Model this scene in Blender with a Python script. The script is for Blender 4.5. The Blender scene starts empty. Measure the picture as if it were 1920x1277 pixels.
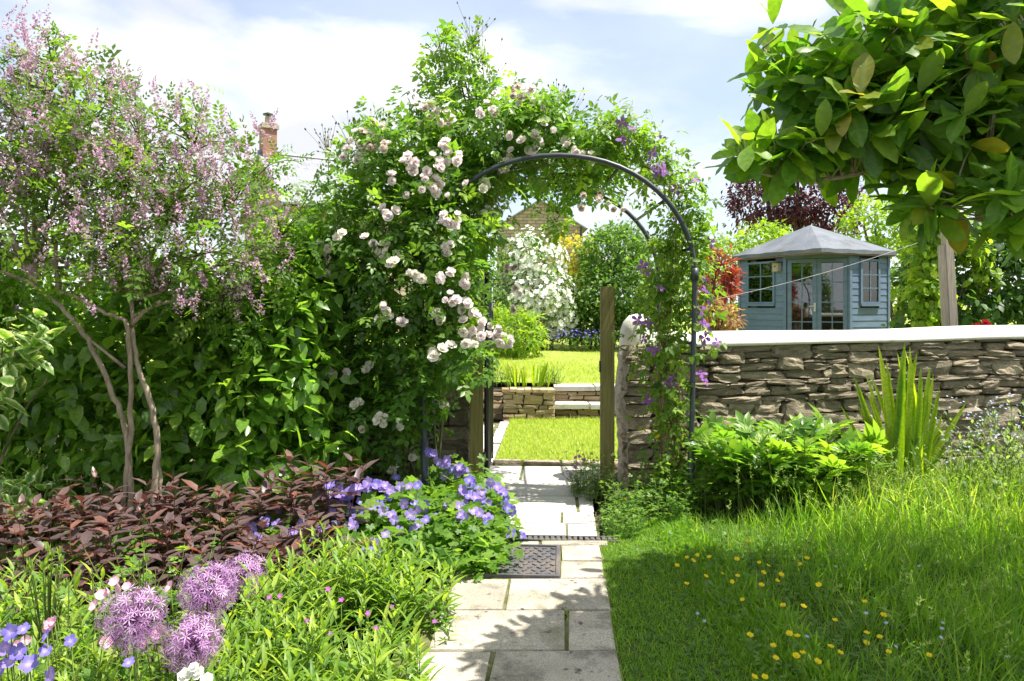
import bpy, bmesh, math, random
import numpy as np
from mathutils import Vector, Matrix, Quaternion

# ------------------------------------------------------------------ camera, sky, sun, exposure
scn = bpy.context.scene
COL = scn.collection
FPX, EYE, HOR = 1400.0, 1.5, 575.0
cam = bpy.data.cameras.new('camera')
cam.sensor_width = 36.0
cam.lens = FPX / 1920 * 36
cam.shift_y = -(638.5 - HOR) / 1920
cam.clip_start = 0.05
cam.clip_end = 2000
camo = bpy.data.objects.new('camera', cam)
COL.objects.link(camo)
camo.location = (0, 0, EYE)
camo.rotation_euler = (math.radians(90), 0, 0)
scn.camera = camo

SUN = Vector((0.45, -0.08, 1.0)).normalized()
w = bpy.data.worlds.new('World')
scn.world = w
w.use_nodes = True
nt = w.node_tree
nt.nodes.clear()
out = nt.nodes.new('ShaderNodeOutputWorld')
bg = nt.nodes.new('ShaderNodeBackground')
bg.inputs['Strength'].default_value = 0.10
sky = nt.nodes.new('ShaderNodeTexSky')
sky.sky_type = 'NISHITA'
sky.sun_disc = False
sky.sun_elevation = math.asin(SUN.z)
sky.sun_rotation = math.atan2(SUN.x, SUN.y)
sky.air_density = 1.0
sky.dust_density = 0.6
tc = nt.nodes.new('ShaderNodeTexCoord')
mp = nt.nodes.new('ShaderNodeMapping')
mp.inputs['Scale'].default_value = (1.0, 1.0, 2.4)
mp.inputs['Location'].default_value = (9.2, 1.7, 2.6)
nt.links.new(tc.outputs['Generated'], mp.inputs['Vector'])
n1 = nt.nodes.new('ShaderNodeTexNoise')
n1.inputs['Scale'].default_value = 2.5
n1.inputs['Detail'].default_value = 9
n1.inputs['Roughness'].default_value = 0.52
n1.inputs['Distortion'].default_value = 0.25
nt.links.new(mp.outputs['Vector'], n1.inputs['Vector'])
r1 = nt.nodes.new('ShaderNodeValToRGB')
r1.color_ramp.elements[0].position = 0.42
r1.color_ramp.elements[0].color = (0.38, 0.38, 0.38, 1)
r1.color_ramp.elements[1].position = 0.54
r1.color_ramp.elements[1].color = (1, 1, 1, 1)
nt.links.new(n1.outputs['Fac'], r1.inputs['Fac'])
n2 = nt.nodes.new('ShaderNodeTexNoise')
n2.inputs['Scale'].default_value = 3.1
n2.inputs['Detail'].default_value = 7
nt.links.new(mp.outputs['Vector'], n2.inputs['Vector'])
r2 = nt.nodes.new('ShaderNodeValToRGB')
r2.color_ramp.elements[0].position = 0.36
r2.color_ramp.elements[0].color = (4.2, 4.35, 4.7, 1)
r2.color_ramp.elements[1].position = 0.68
r2.color_ramp.elements[1].color = (6.6, 6.6, 6.6, 1)
nt.links.new(n2.outputs['Fac'], r2.inputs['Fac'])
gm = nt.nodes.new('ShaderNodeMix')
gm.data_type = 'RGBA'
nt.links.new(r1.outputs['Color'], gm.inputs['Factor'])
nt.links.new(sky.outputs['Color'], gm.inputs['A'])
nt.links.new(r2.outputs['Color'], gm.inputs['B'])
nt.links.new(gm.outputs['Result'], bg.inputs['Color'])
nt.links.new(bg.outputs['Background'], out.inputs['Surface'])

sl = bpy.data.lights.new('sun', 'SUN')
sl.energy = 5.0
sl.angle = math.radians(0.53)
sl.color = (1.0, 0.95, 0.86)
so = bpy.data.objects.new('sun', sl)
COL.objects.link(so)
so.location = SUN * 40
so.rotation_euler = SUN.to_track_quat('Z', 'Y').to_euler()

vs = scn.view_settings
vs.view_transform = 'Standard'
vs.look = 'None'
vs.gamma = 1
vs.use_curve_mapping = False
vs.exposure = 1.15

# ------------------------------------------------------------------ helpers
rng = np.random.default_rng(7)
random.seed(7)


def P(px, py, Y):
    return Vector(((px - 960) / FPX * Y, Y, EYE - (py - HOR) / FPX * Y))


def G(px, Y, z=0.0):
    return Vector(((px - 960) / FPX * Y, Y, z))


def norm(a):
    a = np.asarray(a, float)
    return a / (np.linalg.norm(a, axis=-1, keepdims=True) + 1e-9)


ORG = {}


class MB:
    def __init__(s):
        s.v, s.t, s.q, s.a, s.n = [], [], [], [], 0

    def add(s, V, tris=None, quads=None, tint=0.5):
        V = np.asarray(V, float).reshape(-1, 3)
        if tris is not None and len(tris):
            s.t.append(np.asarray(tris, int).reshape(-1, 3) + s.n)
        if quads is not None and len(quads):
            s.q.append(np.asarray(quads, int).reshape(-1, 4) + s.n)
        s.v.append(V)
        s.a.append(np.broadcast_to(np.asarray(tint, float), (len(V),)).copy())
        s.n += len(V)

    def inst(s, tm, pos, axis, up, size, tint=0.5, wid=None, own=False):
        V, T, tv = tm
        pos = np.asarray(pos, float).reshape(-1, 3)
        N = len(pos)
        if N == 0:
            return
        y = norm(np.broadcast_to(axis, (N, 3)))
        u = np.broadcast_to(up, (N, 3))
        z = u - y * np.sum(u * y, 1, keepdims=True)
        bad = np.linalg.norm(z, axis=1) < 1e-4
        z = z + bad[:, None] * np.array([0.3, 0.5, 0.1])
        z = norm(z)
        x = np.cross(y, z)
        sz = np.broadcast_to(np.asarray(size, float), (N,))
        wd = np.ones(N) if wid is None else np.broadcast_to(np.asarray(wid, float), (N,))
        L = (x[:, None, :] * (V[None, :, 0:1] * wd[:, None, None]) + y[:, None, :] * V[None, :, 1:2]
             + z[:, None, :] * V[None, :, 2:3]) * sz[:, None, None] + pos[:, None, :]
        k = len(V)
        F = (T[None, :, :] + (np.arange(N) * k)[:, None, None]).reshape(-1, 3)
        if own:
            a = np.tile(tv, N)
        else:
            a = np.repeat(np.broadcast_to(np.asarray(tint, float), (N,)), k)
        s.add(L.reshape(-1, 3), F, None, a)

    def box(s, c, size, R=None, tint=0.5):
        x, y, z = [d / 2 for d in size]
        V = np.array([[-x, -y, -z], [x, -y, -z], [x, y, -z], [-x, y, -z], [-x, -y, z], [x, -y, z], [x, y, z], [-x, y, z]])
        if R is not None:
            V = V @ np.array(R).T
        s.add(V + np.array(c), None, [[0, 3, 2, 1], [4, 5, 6, 7], [0, 1, 5, 4], [1, 2, 6, 5], [2, 3, 7, 6], [3, 0, 4, 7]], tint)

    def prism(s, poly, z0, z1, tint=0.5):
        n = len(poly)
        V = [(p[0], p[1], z0) for p in poly] + [(p[0], p[1], z1) for p in poly]
        T = []
        for i in range(1, n - 1):
            T.append((0, i + 1, i)); T.append((n, n + i, n + i + 1))
        Q = [(i, (i + 1) % n, n + (i + 1) % n, n + i) for i in range(n)]
        s.add(V, T, Q, tint)

    def tube(s, pts, rad, n=6, tint=0.5, cap=True):
        p = np.array([tuple(q) for q in pts], float)
        m = len(p)
        rad = np.broadcast_to(np.asarray(rad, float), (m,))
        d = norm(np.gradient(p, axis=0))
        ref = np.array([0.0, 0, 1]) if abs(d[0][2]) < 0.9 else np.array([0.0, 1, 0])
        V = []
        u = norm(np.cross(d[0], ref))
        for i in range(m):
            u = norm(u - d[i] * np.dot(u, d[i]))
            b = np.cross(d[i], u)
            for k in range(n):
                a = 2 * math.pi * k / n
                V.append(p[i] + rad[i] * (math.cos(a) * u + math.sin(a) * b))
        Q = []
        for i in range(m - 1):
            for k in range(n):
                Q.append((i * n + k, i * n + (k + 1) % n, (i + 1) * n + (k + 1) % n, (i + 1) * n + k))
        T = []
        if cap:
            for k in range(1, n - 1):
                T.append((0, k + 1, k)); T.append(((m - 1) * n, (m - 1) * n + k, (m - 1) * n + k + 1))
        s.add(V, T, Q, tint)

    def build(s, name, mat, parent=None, smooth=True, kind=None, loc=None):
        me = bpy.data.meshes.new(name)
        V = np.concatenate(s.v)
        o0 = np.array(ORG[parent.name]) if parent is not None else (np.array(loc) if loc is not None else np.zeros(3))
        V = V - o0
        tr = np.concatenate(s.t) if s.t else np.zeros((0, 3), int)
        qd = np.concatenate(s.q) if s.q else np.zeros((0, 4), int)
        lp = np.concatenate([tr.ravel(), qd.ravel()])
        nt_, nq = len(tr), len(qd)
        st = np.concatenate([np.arange(nt_) * 3, nt_ * 3 + np.arange(nq) * 4])
        me.vertices.add(len(V))
        me.vertices.foreach_set('co', V.ravel().astype(np.float32))
        me.loops.add(len(lp))
        me.loops.foreach_set('vertex_index', lp.astype(np.int32))
        me.polygons.add(nt_ + nq)
        me.polygons.foreach_set('loop_start', st.astype(np.int32))
        me.polygons.foreach_set('use_smooth', np.full(nt_ + nq, smooth, dtype=bool))
        at = me.attributes.new('tint', 'FLOAT', 'POINT')
        at.data.foreach_set('value', np.concatenate(s.a).astype(np.float32))
        me.update(calc_edges=True)
        me.materials.append(mat)
        o = bpy.data.objects.new(name, me)
        COL.objects.link(o)
        ORG[o.name] = tuple(o0)
        if parent is not None:
            o.parent = parent
        else:
            o.location = o0
        if kind:
            o['kind'] = kind
        return o


def tag(o, label, cat, group=None):
    o['label'] = label
    o['category'] = cat
    if group:
        o['group'] = group
    return o


def thing(name, label, cat, loc, group=None):
    o = bpy.data.objects.new(name, None)
    o.empty_display_size = 0.1
    COL.objects.link(o)
    o.location = loc
    ORG[o.name] = tuple(loc)
    return tag(o, label, cat, group)


def struct(mb, name, mat, smooth=False, loc=None):
    o = mb.build(name, mat, None, smooth, 'structure', loc)
    return o


def child(mesh, name, parent, pos, q=None, scale=(1, 1, 1)):
    """a part that shares mesh data, placed at a world position"""
    o = bpy.data.objects.new(name, mesh)
    COL.objects.link(o)
    if parent is not None:
        o.parent = parent
        base = Vector(ORG[parent.name])
    else:
        base = Vector((0, 0, 0))
    o.location = Vector(pos) - base
    if q is not None:
        o.rotation_mode = 'QUATERNION'
        o.rotation_quaternion = q
    o.scale = scale if hasattr(scale, '__len__') else (scale,) * 3
    ORG[o.name] = tuple(pos)
    return o


def mesh_only(mb, name, mat, smooth=True):
    o = mb.build(name, mat, None, smooth)
    me = o.data
    bpy.data.objects.remove(o)
    return me


# ------------------------------------------------------------------ materials
def newmat(name):
    m = bpy.data.materials.new(name)
    m.use_nodes = True
    t = m.node_tree
    b = t.nodes['Principled BSDF']
    return m, t, b


def node(t, k, **kw):
    n = t.nodes.new(k)
    for a, v in kw.items():
        setattr(n, a, v)
    return n


def ramp(t, stops):
    r = node(t, 'ShaderNodeValToRGB')
    e = r.color_ramp.elements
    e[0].position, e[0].color = stops[0][0], (*stops[0][1], 1)
    e[1].position, e[1].color = stops[-1][0], (*stops[-1][1], 1)
    for p, c in stops[1:-1]:
        x = e.new(p)
        x.color = (*c, 1)
    return r


def leafmat(name, c0, c1, c2, trans=0.4, rough=0.45, spec=0.4, glow=(1.25, 1.25, 0.55), tcol=None, veins=False, objrnd=False):
    m, t, b = newmat(name)
    a = node(t, 'ShaderNodeAttribute', attribute_name='tint')
    r = ramp(t, [(0.0, c0), (0.5, c1), (1.0, c2)])
    if objrnd:
        oi = node(t, 'ShaderNodeObjectInfo')
        t.links.new(oi.outputs['Random'], r.inputs['Fac'])
    else:
        t.links.new(a.outputs['Fac'], r.inputs['Fac'])
    col = r.outputs['Color']
    nz = node(t, 'ShaderNodeTexNoise')
    nz.inputs['Scale'].default_value = 60 if not veins else 25
    nz.inputs['Detail'].default_value = 3
    g = node(t, 'ShaderNodeTexCoord')
    t.links.new(g.outputs['Object'], nz.inputs['Vector'])
    mr = node(t, 'ShaderNodeMapRange')
    mr.inputs['From Min'].default_value = 0.3
    mr.inputs['From Max'].default_value = 0.7
    mr.inputs['To Min'].default_value = 0.78
    mr.inputs['To Max'].default_value = 1.2
    t.links.new(nz.outputs['Fac'], mr.inputs['Value'])
    mx = node(t, 'ShaderNodeMix', data_type='RGBA', blend_type='MULTIPLY')
    mx.inputs['Factor'].default_value = 1
    t.links.new(col, mx.inputs['A'])
    t.links.new(mr.outputs['Result'], mx.inputs['B'])
    col = mx.outputs['Result']
    if veins:
        # side veins: object space, leaf along y, vein lines slant from the midrib
        sx = node(t, 'ShaderNodeSeparateXYZ')
        t.links.new(g.outputs['Object'], sx.inputs['Vector'])
        ab = node(t, 'ShaderNodeMath', operation='ABSOLUTE')
        t.links.new(sx.outputs['X'], ab.inputs[0])
        m1 = node(t, 'ShaderNodeMath', operation='MULTIPLY_ADD')
        m1.inputs[1].default_value = -0.75
        t.links.new(ab.outputs[0], m1.inputs[0])
        t.links.new(sx.outputs['Y'], m1.inputs[2])
        m2 = node(t, 'ShaderNodeMath', operation='MULTIPLY')
        m2.inputs[1].default_value = 72.0
        t.links.new(m1.outputs[0], m2.inputs[0])
        m3 = node(t, 'ShaderNodeMath', operation='SINE')
        t.links.new(m2.outputs[0], m3.inputs[0])
        m4 = node(t, 'ShaderNodeMapRange')
        m4.inputs['From Min'].default_value = 0.86
        m4.inputs['From Max'].default_value = 1.0
        t.links.new(m3.outputs[0], m4.inputs['Value'])
        m5 = node(t, 'ShaderNodeMapRange')
        m5.inputs['From Min'].default_value = 0.012
        m5.inputs['From Max'].default_value = 0.004
        t.links.new(ab.outputs[0], m5.inputs['Value'])
        m6 = node(t, 'ShaderNodeMath', operation='MAXIMUM')
        t.links.new(m4.outputs[0], m6.inputs[0])
        t.links.new(m5.outputs[0], m6.inputs[1])
        mv = node(t, 'ShaderNodeMix', data_type='RGBA')
        m7 = node(t, 'ShaderNodeMath', operation='MULTIPLY')
        m7.inputs[1].default_value = 0.5
        t.links.new(m6.outputs[0], m7.inputs[0])
        t.links.new(m7.outputs[0], mv.inputs['Factor'])
        t.links.new(col, mv.inputs['A'])
        mv.inputs['B'].default_value = (0.17, 0.25, 0.05, 1)
        col = mv.outputs['Result']
        bp = node(t, 'ShaderNodeBump')
        bp.inputs['Strength'].default_value = 0.5
        bp.inputs['Distance'].default_value = 0.002
        t.links.new(m6.outputs[0], bp.inputs['Height'])
        t.links.new(bp.outputs['Normal'], b.inputs['Normal'])
    t.links.new(col, b.inputs['Base Color'])
    b.inputs['Roughness'].default_value = rough
    b.inputs['Specular IOR Level'].default_value = spec
    tr = node(t, 'ShaderNodeBsdfTranslucent')
    mg = node(t, 'ShaderNodeMix', data_type='RGBA', blend_type='MULTIPLY')
    mg.inputs['Factor'].default_value = 1
    t.links.new(col, mg.inputs['A'])
    mg.inputs['B'].default_value = (*[2.2 * x for x in glow], 1)
    t.links.new(mg.outputs['Result'], tr.inputs['Color'])
    ms = node(t, 'ShaderNodeMixShader')
    ms.inputs['Fac'].default_value = trans
    t.links.new(b.outputs['BSDF'], ms.inputs[1])
    t.links.new(tr.outputs['BSDF'], ms.inputs[2])
    t.links.new(ms.outputs['Shader'], t.nodes['Material Output'].inputs['Surface'])
    return m


def petalmat(name, c0, c1, c2=None, trans=0.35):
    return leafmat(name, c0, c1, c2 or c1, trans, 0.6, 0.2, (0.5, 0.5, 0.5))


def roughmat(name, cols, scale=6.0, rough=0.85, bump=0.4, dist=0.01, detail=8, objrnd=0.0, spec=0.25, stretch=(1, 1, 1), stain=None, speck=None):
    """noise-coloured matt surface; stain = (colour, scale, lo, hi); speck = (scale, strength)"""
    m, t, b = newmat(name)
    g = node(t, 'ShaderNodeTexCoord')
    mp = node(t, 'ShaderNodeMapping')
    mp.inputs['Scale'].default_value = stretch
    t.links.new(g.outputs['Object'], mp.inputs['Vector'])
    vec = mp.outputs['Vector']
    oi = node(t, 'ShaderNodeObjectInfo')
    if objrnd:
        va = node(t, 'ShaderNodeVectorMath', operation='SCALE')
        va.inputs['Scale'].default_value = 37.0
        cx = node(t, 'ShaderNodeCombineXYZ')
        for k in range(3):
            t.links.new(oi.outputs['Random'], cx.inputs[k])
        t.links.new(cx.outputs[0], va.inputs[0])
        vb = node(t, 'ShaderNodeVectorMath', operation='ADD')
        t.links.new(vec, vb.inputs[0])
        t.links.new(va.outputs[0], vb.inputs[1])
        vec = vb.outputs[0]
    nz = node(t, 'ShaderNodeTexNoise')
    nz.inputs['Scale'].default_value = scale
    nz.inputs['Detail'].default_value = detail
    nz.inputs['Roughness'].default_value = 0.62
    t.links.new(vec, nz.inputs['Vector'])
    k = len(cols)
    r = ramp(t, [(0.3 + 0.4 * i / (k - 1), c) for i, c in enumerate(cols)])
    t.links.new(nz.outputs['Fac'], r.inputs['Fac'])
    col = r.outputs['Color']
    if objrnd:
        mr = node(t, 'ShaderNodeMapRange')
        mr.inputs['To Min'].default_value = 1 - objrnd
        mr.inputs['To Max'].default_value = 1 + objrnd
        t.links.new(oi.outputs['Random'], mr.inputs['Value'])
        mx = node(t, 'ShaderNodeMix', data_type='RGBA', blend_type='MULTIPLY')
        mx.inputs['Factor'].default_value = 1
        t.links.new(col, mx.inputs['A'])
        t.links.new(mr.outputs['Result'], mx.inputs['B'])
        col = mx.outputs['Result']
    if stain:
        for (sc, ss, lo, hi) in stain:
            n3 = node(t, 'ShaderNodeTexNoise')
            n3.inputs['Scale'].default_value = ss
            n3.inputs['Detail'].default_value = 7
            n3.inputs['Roughness'].default_value = 0.65
            t.links.new(vec, n3.inputs['Vector'])
            m3 = node(t, 'ShaderNodeMapRange')
            m3.inputs['From Min'].default_value = lo
            m3.inputs['From Max'].default_value = hi
            t.links.new(n3.outputs['Fac'], m3.inputs['Value'])
            mx = node(t, 'ShaderNodeMix', data_type='RGBA')
            t.links.new(m3.outputs['Result'], mx.inputs['Factor'])
            t.links.new(col, mx.inputs['A'])
            mx.inputs['B'].default_value = (*sc, 1)
            col = mx.outputs['Result']
    h = nz.outputs['Fac']
    if speck:
        n4 = node(t, 'ShaderNodeTexNoise')
        n4.inputs['Scale'].default_value = speck[0]
        n4.inputs['Detail'].default_value = 4
        t.links.new(vec, n4.inputs['Vector'])
        m4 = node(t, 'ShaderNodeMapRange')
        m4.inputs['From Min'].default_value = 0.3
        m4.inputs['From Max'].default_value = 0.7
        m4.inputs['To Min'].default_value = 1 - speck[1]
        m4.inputs['To Max'].default_value = 1 + speck[1]
        t.links.new(n4.outputs['Fac'], m4.inputs['Value'])
        mx = node(t, 'ShaderNodeMix', data_type='RGBA', blend_type='MULTIPLY')
        mx.inputs['Factor'].default_value = 1
        t.links.new(col, mx.inputs['A'])
        t.links.new(m4.outputs['Result'], mx.inputs['B'])
        col = mx.outputs['Result']
        ad = node(t, 'ShaderNodeMath', operation='MULTIPLY_ADD')
        ad.inputs[1].default_value = 0.5
        t.links.new(n4.outputs['Fac'], ad.inputs[0])
        t.links.new(h, ad.inputs[2])
        h = ad.outputs[0]
    t.links.new(col, b.inputs['Base Color'])
    b.inputs['Roughness'].default_value = rough
    b.inputs['Specular IOR Level'].default_value = spec
    if bump:
        bp = node(t, 'ShaderNodeBump')
        bp.inputs['Strength'].default_value = bump
        bp.inputs['Distance'].default_value = dist
        t.links.new(h, bp.inputs['Height'])
        t.links.new(bp.outputs['Normal'], b.inputs['Normal'])
    return m


def plain(name, c, rough=0.5, metal=0.0, spec=0.4):
    m, t, b = newmat(name)
    nz = node(t, 'ShaderNodeTexNoise')
    nz.inputs['Scale'].default_value = 9
    nz.inputs['Detail'].default_value = 6
    g = node(t, 'ShaderNodeTexCoord')
    t.links.new(g.outputs['Object'], nz.inputs['Vector'])
    r = ramp(t, [(0.3, tuple(x * 0.82 for x in c)), (0.7, tuple(min(1, x * 1.15) for x in c))])
    t.links.new(nz.outputs['Fac'], r.inputs['Fac'])
    t.links.new(r.outputs['Color'], b.inputs['Base Color'])
    b.inputs['Roughness'].default_value = rough
    b.inputs['Metallic'].default_value = metal
    b.inputs['Specular IOR Level'].default_value = spec
    return m


M = {}
M['soil'] = roughmat('soil', [(0.03, 0.022, 0.014), (0.06, 0.044, 0.028), (0.1, 0.075, 0.05)], 14, 0.95, 0.8, 0.02)
M['field'] = roughmat('field', [(0.06, 0.11, 0.02), (0.1, 0.16, 0.03)], 3, 0.95, 0.3)
M['turf'] = roughmat('turf', [(0.16, 0.21, 0.03), (0.25, 0.3, 0.05), (0.34, 0.37, 0.08)], 5, 0.95, 0.8, 0.02, speck=(160, 0.35))
M['slab'] = roughmat('slab', [(0.26, 0.23, 0.185), (0.36, 0.325, 0.265), (0.43, 0.39, 0.325)], 2.3, 0.9, 0.5, 0.004, objrnd=0.12,
                     stain=[((0.15, 0.135, 0.11), 5.5, 0.5, 0.7), ((0.2, 0.2, 0.1), 2.0, 0.54, 0.78), ((0.09, 0.085, 0.075), 17, 0.6, 0.68)], speck=(150, 0.35))
M['flag'] = roughmat('flag', [(0.36, 0.345, 0.315), (0.47, 0.45, 0.41), (0.54, 0.52, 0.48)], 3, 0.9, 0.5, 0.006, objrnd=0.1,
                     stain=[((0.2, 0.19, 0.17), 6, 0.6, 0.8)], speck=(90, 0.18))
M['joint'] = roughmat('joint_moss', [(0.05, 0.05, 0.022), (0.1, 0.115, 0.035), (0.2, 0.17, 0.11)], 9, 0.95, 0.8, 0.01)
M['stone'] = roughmat('stone', [(0.175, 0.145, 0.1), (0.31, 0.26, 0.185), (0.44, 0.38, 0.285)], 3.2, 0.92, 1.0, 0.03, objrnd=0.28,
                      stain=[((0.10, 0.115, 0.05), 1.6, 0.55, 0.75), ((0.46, 0.44, 0.37), 5, 0.66, 0.74)], speck=(24, 0.35))
M['honey'] = roughmat('honey_stone', [(0.24, 0.17, 0.085), (0.36, 0.275, 0.16), (0.45, 0.37, 0.25)], 1.2, 0.92, 0.9, 0.02, objrnd=0.3,
                      stain=[((0.42, 0.25, 0.04), 1.1, 0.62, 0.72), ((0.2, 0.18, 0.14), 2.1, 0.55, 0.7)], speck=(14, 0.25))
M['core'] = roughmat('wall_core', [(0.045, 0.038, 0.028), (0.09, 0.075, 0.055)], 12, 0.95, 0.8, 0.02)
M['mortar'] = roughmat('mortar', [(0.24, 0.2, 0.155), (0.38, 0.33, 0.27), (0.46, 0.41, 0.34)], 9, 0.95, 1.0, 0.03, speck=(50, 0.3))
M['coping'] = roughmat('coping_render', [(0.66, 0.63, 0.57), (0.76, 0.735, 0.68), (0.8, 0.78, 0.73)], 2.2, 0.85, 0.25, 0.01,
                       stain=[((0.42, 0.38, 0.3), 7, 0.62, 0.8)], speck=(60, 0.06))
M['timber'] = roughmat('treated_timber', [(0.105, 0.095, 0.032), (0.17, 0.15, 0.052), (0.22, 0.19, 0.075)], 5, 0.8, 0.3, 0.003, stretch=(14, 14, 0.8),
                       stain=[((0.07, 0.06, 0.025), 1.2, 0.6, 0.75)])
M['oldwood'] = roughmat('weathered_wood', [(0.2, 0.17, 0.13), (0.34, 0.3, 0.235), (0.42, 0.38, 0.31)], 5, 0.85, 0.5, 0.004, stretch=(16, 16, 0.9))
M['bark'] = roughmat('bark', [(0.18, 0.14, 0.095), (0.34, 0.275, 0.195), (0.45, 0.38, 0.28)], 11, 0.85, 0.7, 0.008, stretch=(3, 3, 1))
M['bark2'] = roughmat('dark_bark', [(0.07, 0.055, 0.035), (0.14, 0.11, 0.07)], 14, 0.85, 0.6, 0.008)
M['cane'] = roughmat('green_cane', [(0.07, 0.1, 0.03), (0.13, 0.15, 0.05), (0.17, 0.12, 0.06)], 8, 0.6, 0.2, 0.003)
M['stem'] = roughmat('stem', [(0.09, 0.15, 0.025), (0.16, 0.22, 0.05)], 20, 0.6, 0)
M['redstem'] = roughmat('red_stem', [(0.12, 0.04, 0.03), (0.16, 0.07, 0.04)], 20, 0.6, 0)
M['tube'] = plain('painted_tube', (0.035, 0.045, 0.052), 0.42, 0.0, 0.5)
M['black'] = plain('black_iron', (0.012, 0.012, 0.014), 0.4, 0.0, 0.5)
M['iron'] = roughmat('cast_iron', [(0.055, 0.055, 0.06), (0.085, 0.08, 0.085), (0.14, 0.115, 0.1)], 7, 0.55, 0.3, 0.003, spec=0.5, speck=(80, 0.25))
M['bluepaint'] = roughmat('blue_paint', [(0.095, 0.145, 0.225), (0.12, 0.175, 0.265), (0.14, 0.2, 0.29)], 3.5, 0.55, 0.15, 0.003, spec=0.35, stretch=(1, 1, 3))
M['felt'] = roughmat('roof_felt', [(0.10, 0.115, 0.135), (0.14, 0.155, 0.178), (0.18, 0.195, 0.22)], 2.0, 0.85, 0.3, 0.01, speck=(60, 0.2), stain=[((0.09, 0.095, 0.09), 1.4, 0.58, 0.72)])
M['curtain'] = plain('curtain_cloth', (0.5, 0.48, 0.32), 0.9)
M['interior'] = plain('interior_board', (0.16, 0.12, 0.075), 0.8)
M['gutter'] = plain('gutter_wood', (0.16, 0.1, 0.075), 0.7)
M['chrome'] = plain('handle_metal', (0.6, 0.6, 0.58), 0.3, 0.8)
M['wire'] = plain('line_cord', (0.62, 0.62, 0.58), 0.6)
M['slate'] = None


def glassmat():
    m, t, b = newmat('window_glass')
    t.nodes.remove(b)
    gl = node(t, 'ShaderNodeBsdfGlossy')
    gl.inputs['Roughness'].default_value = 0.02
    gl.inputs['Color'].default_value = (0.9, 0.92, 0.95, 1)
    tr = node(t, 'ShaderNodeBsdfTransparent')
    tr.inputs['Color'].default_value = (0.75, 0.8, 0.78, 1)
    fr = node(t, 'ShaderNodeFresnel')
    fr.inputs['IOR'].default_value = 1.9
    ms = node(t, 'ShaderNodeMixShader')
    t.links.new(fr.outputs[0], ms.inputs['Fac'])
    t.links.new(tr.outputs[0], ms.inputs[1])
    t.links.new(gl.outputs[0], ms.inputs[2])
    t.links.new(ms.outputs[0], t.nodes['Material Output'].inputs['Surface'])
    return m


M['glass'] = glassmat()


def brickmat(name, c1, c2, cm, scale, bw, rh, ms=0.015, off=0.5, bump=0.5, rough=0.85, rot=(0, 0, 0)):
    m, t, b = newmat(name)
    uv = node(t, 'ShaderNodeTexCoord')
    sp = node(t, 'ShaderNodeSeparateXYZ')
    t.links.new(uv.outputs['Object'], sp.inputs['Vector'])
    ad = node(t, 'ShaderNodeMath', operation='ADD')
    t.links.new(sp.outputs['X'], ad.inputs[0])
    t.links.new(sp.outputs['Y'], ad.inputs[1])
    mp = node(t, 'ShaderNodeCombineXYZ')
    if rot[0]:
        t.links.new(ad.outputs[0], mp.inputs[0])
        t.links.new(sp.outputs['Z'], mp.inputs[1])
    else:
        t.links.new(sp.outputs['X'], mp.inputs[0])
        t.links.new(sp.outputs['Y'], mp.inputs[1])
    br = node(t, 'ShaderNodeTexBrick')
    br.inputs['Color1'].default_value = (*c1, 1)
    br.inputs['Color2'].default_value = (*c2, 1)
    br.inputs['Mortar'].default_value = (*cm, 1)
    br.inputs['Scale'].default_value = scale
    br.inputs['Brick Width'].default_value = bw
    br.inputs['Row Height'].default_value = rh
    br.inputs['Mortar Size'].default_value = ms
    br.offset = off
    t.links.new(mp.outputs['Vector'], br.inputs['Vector'])
    nz = node(t, 'ShaderNodeTexNoise')
    nz.inputs['Scale'].default_value = 2.5
    nz.inputs['Detail'].default_value = 8
    t.links.new(uv.outputs['Object'], nz.inputs['Vector'])
    mr = node(t, 'ShaderNodeMapRange')
    mr.inputs['To Min'].default_value = 0.6
    mr.inputs['To Max'].default_value = 1.4
    t.links.new(nz.outputs['Fac'], mr.inputs['Value'])
    mx = node(t, 'ShaderNodeMix', data_type='RGBA', blend_type='MULTIPLY')
    mx.inputs['Factor'].default_value = 1
    t.links.new(br.outputs['Color'], mx.inputs['A'])
    t.links.new(mr.outputs['Result'], mx.inputs['B'])
    t.links.new(mx.outputs['Result'], b.inputs['Base Color'])
    b.inputs['Roughness'].default_value = rough
    bp = node(t, 'ShaderNodeBump')
    bp.inputs['Strength'].default_value = bump
    bp.inputs['Distance'].default_value = 0.02
    bp.invert = True
    t.links.new(br.outputs['Fac'], bp.inputs['Height'])
    t.links.new(bp.outputs['Normal'], b.inputs['Normal'])
    return m


# foliage: dark, mid, light
M['hedge'] = leafmat('hedge_leaf', (0.085, 0.18, 0.025), (0.135, 0.255, 0.035), (0.24, 0.37, 0.05), 0.45, 0.3, 0.6)
M['varieg'] = leafmat('variegated_leaf', (0.09, 0.19, 0.035), (0.17, 0.28, 0.07), (0.62, 0.66, 0.46), 0.35, 0.5, 0.4)
M['indigo'] = leafmat('pinnate_leaf', (0.06, 0.13, 0.018), (0.11, 0.2, 0.028), (0.2, 0.3, 0.04), 0.45, 0.5, 0.35)
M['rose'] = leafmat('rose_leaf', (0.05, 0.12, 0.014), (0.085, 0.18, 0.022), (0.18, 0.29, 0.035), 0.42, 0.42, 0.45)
M['clem'] = leafmat('clematis_leaf', (0.06, 0.12, 0.015), (0.11, 0.2, 0.025), (0.2, 0.29, 0.04), 0.48, 0.5, 0.35)
M['geran'] = leafmat('geranium_leaf', (0.06, 0.14, 0.02), (0.11, 0.21, 0.03), (0.19, 0.3, 0.05), 0.42, 0.5, 0.35)
M['lance'] = leafmat('lance_leaf', (0.06, 0.14, 0.018), (0.13, 0.235, 0.028), (0.29, 0.37, 0.05), 0.42, 0.48, 0.4)
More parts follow.
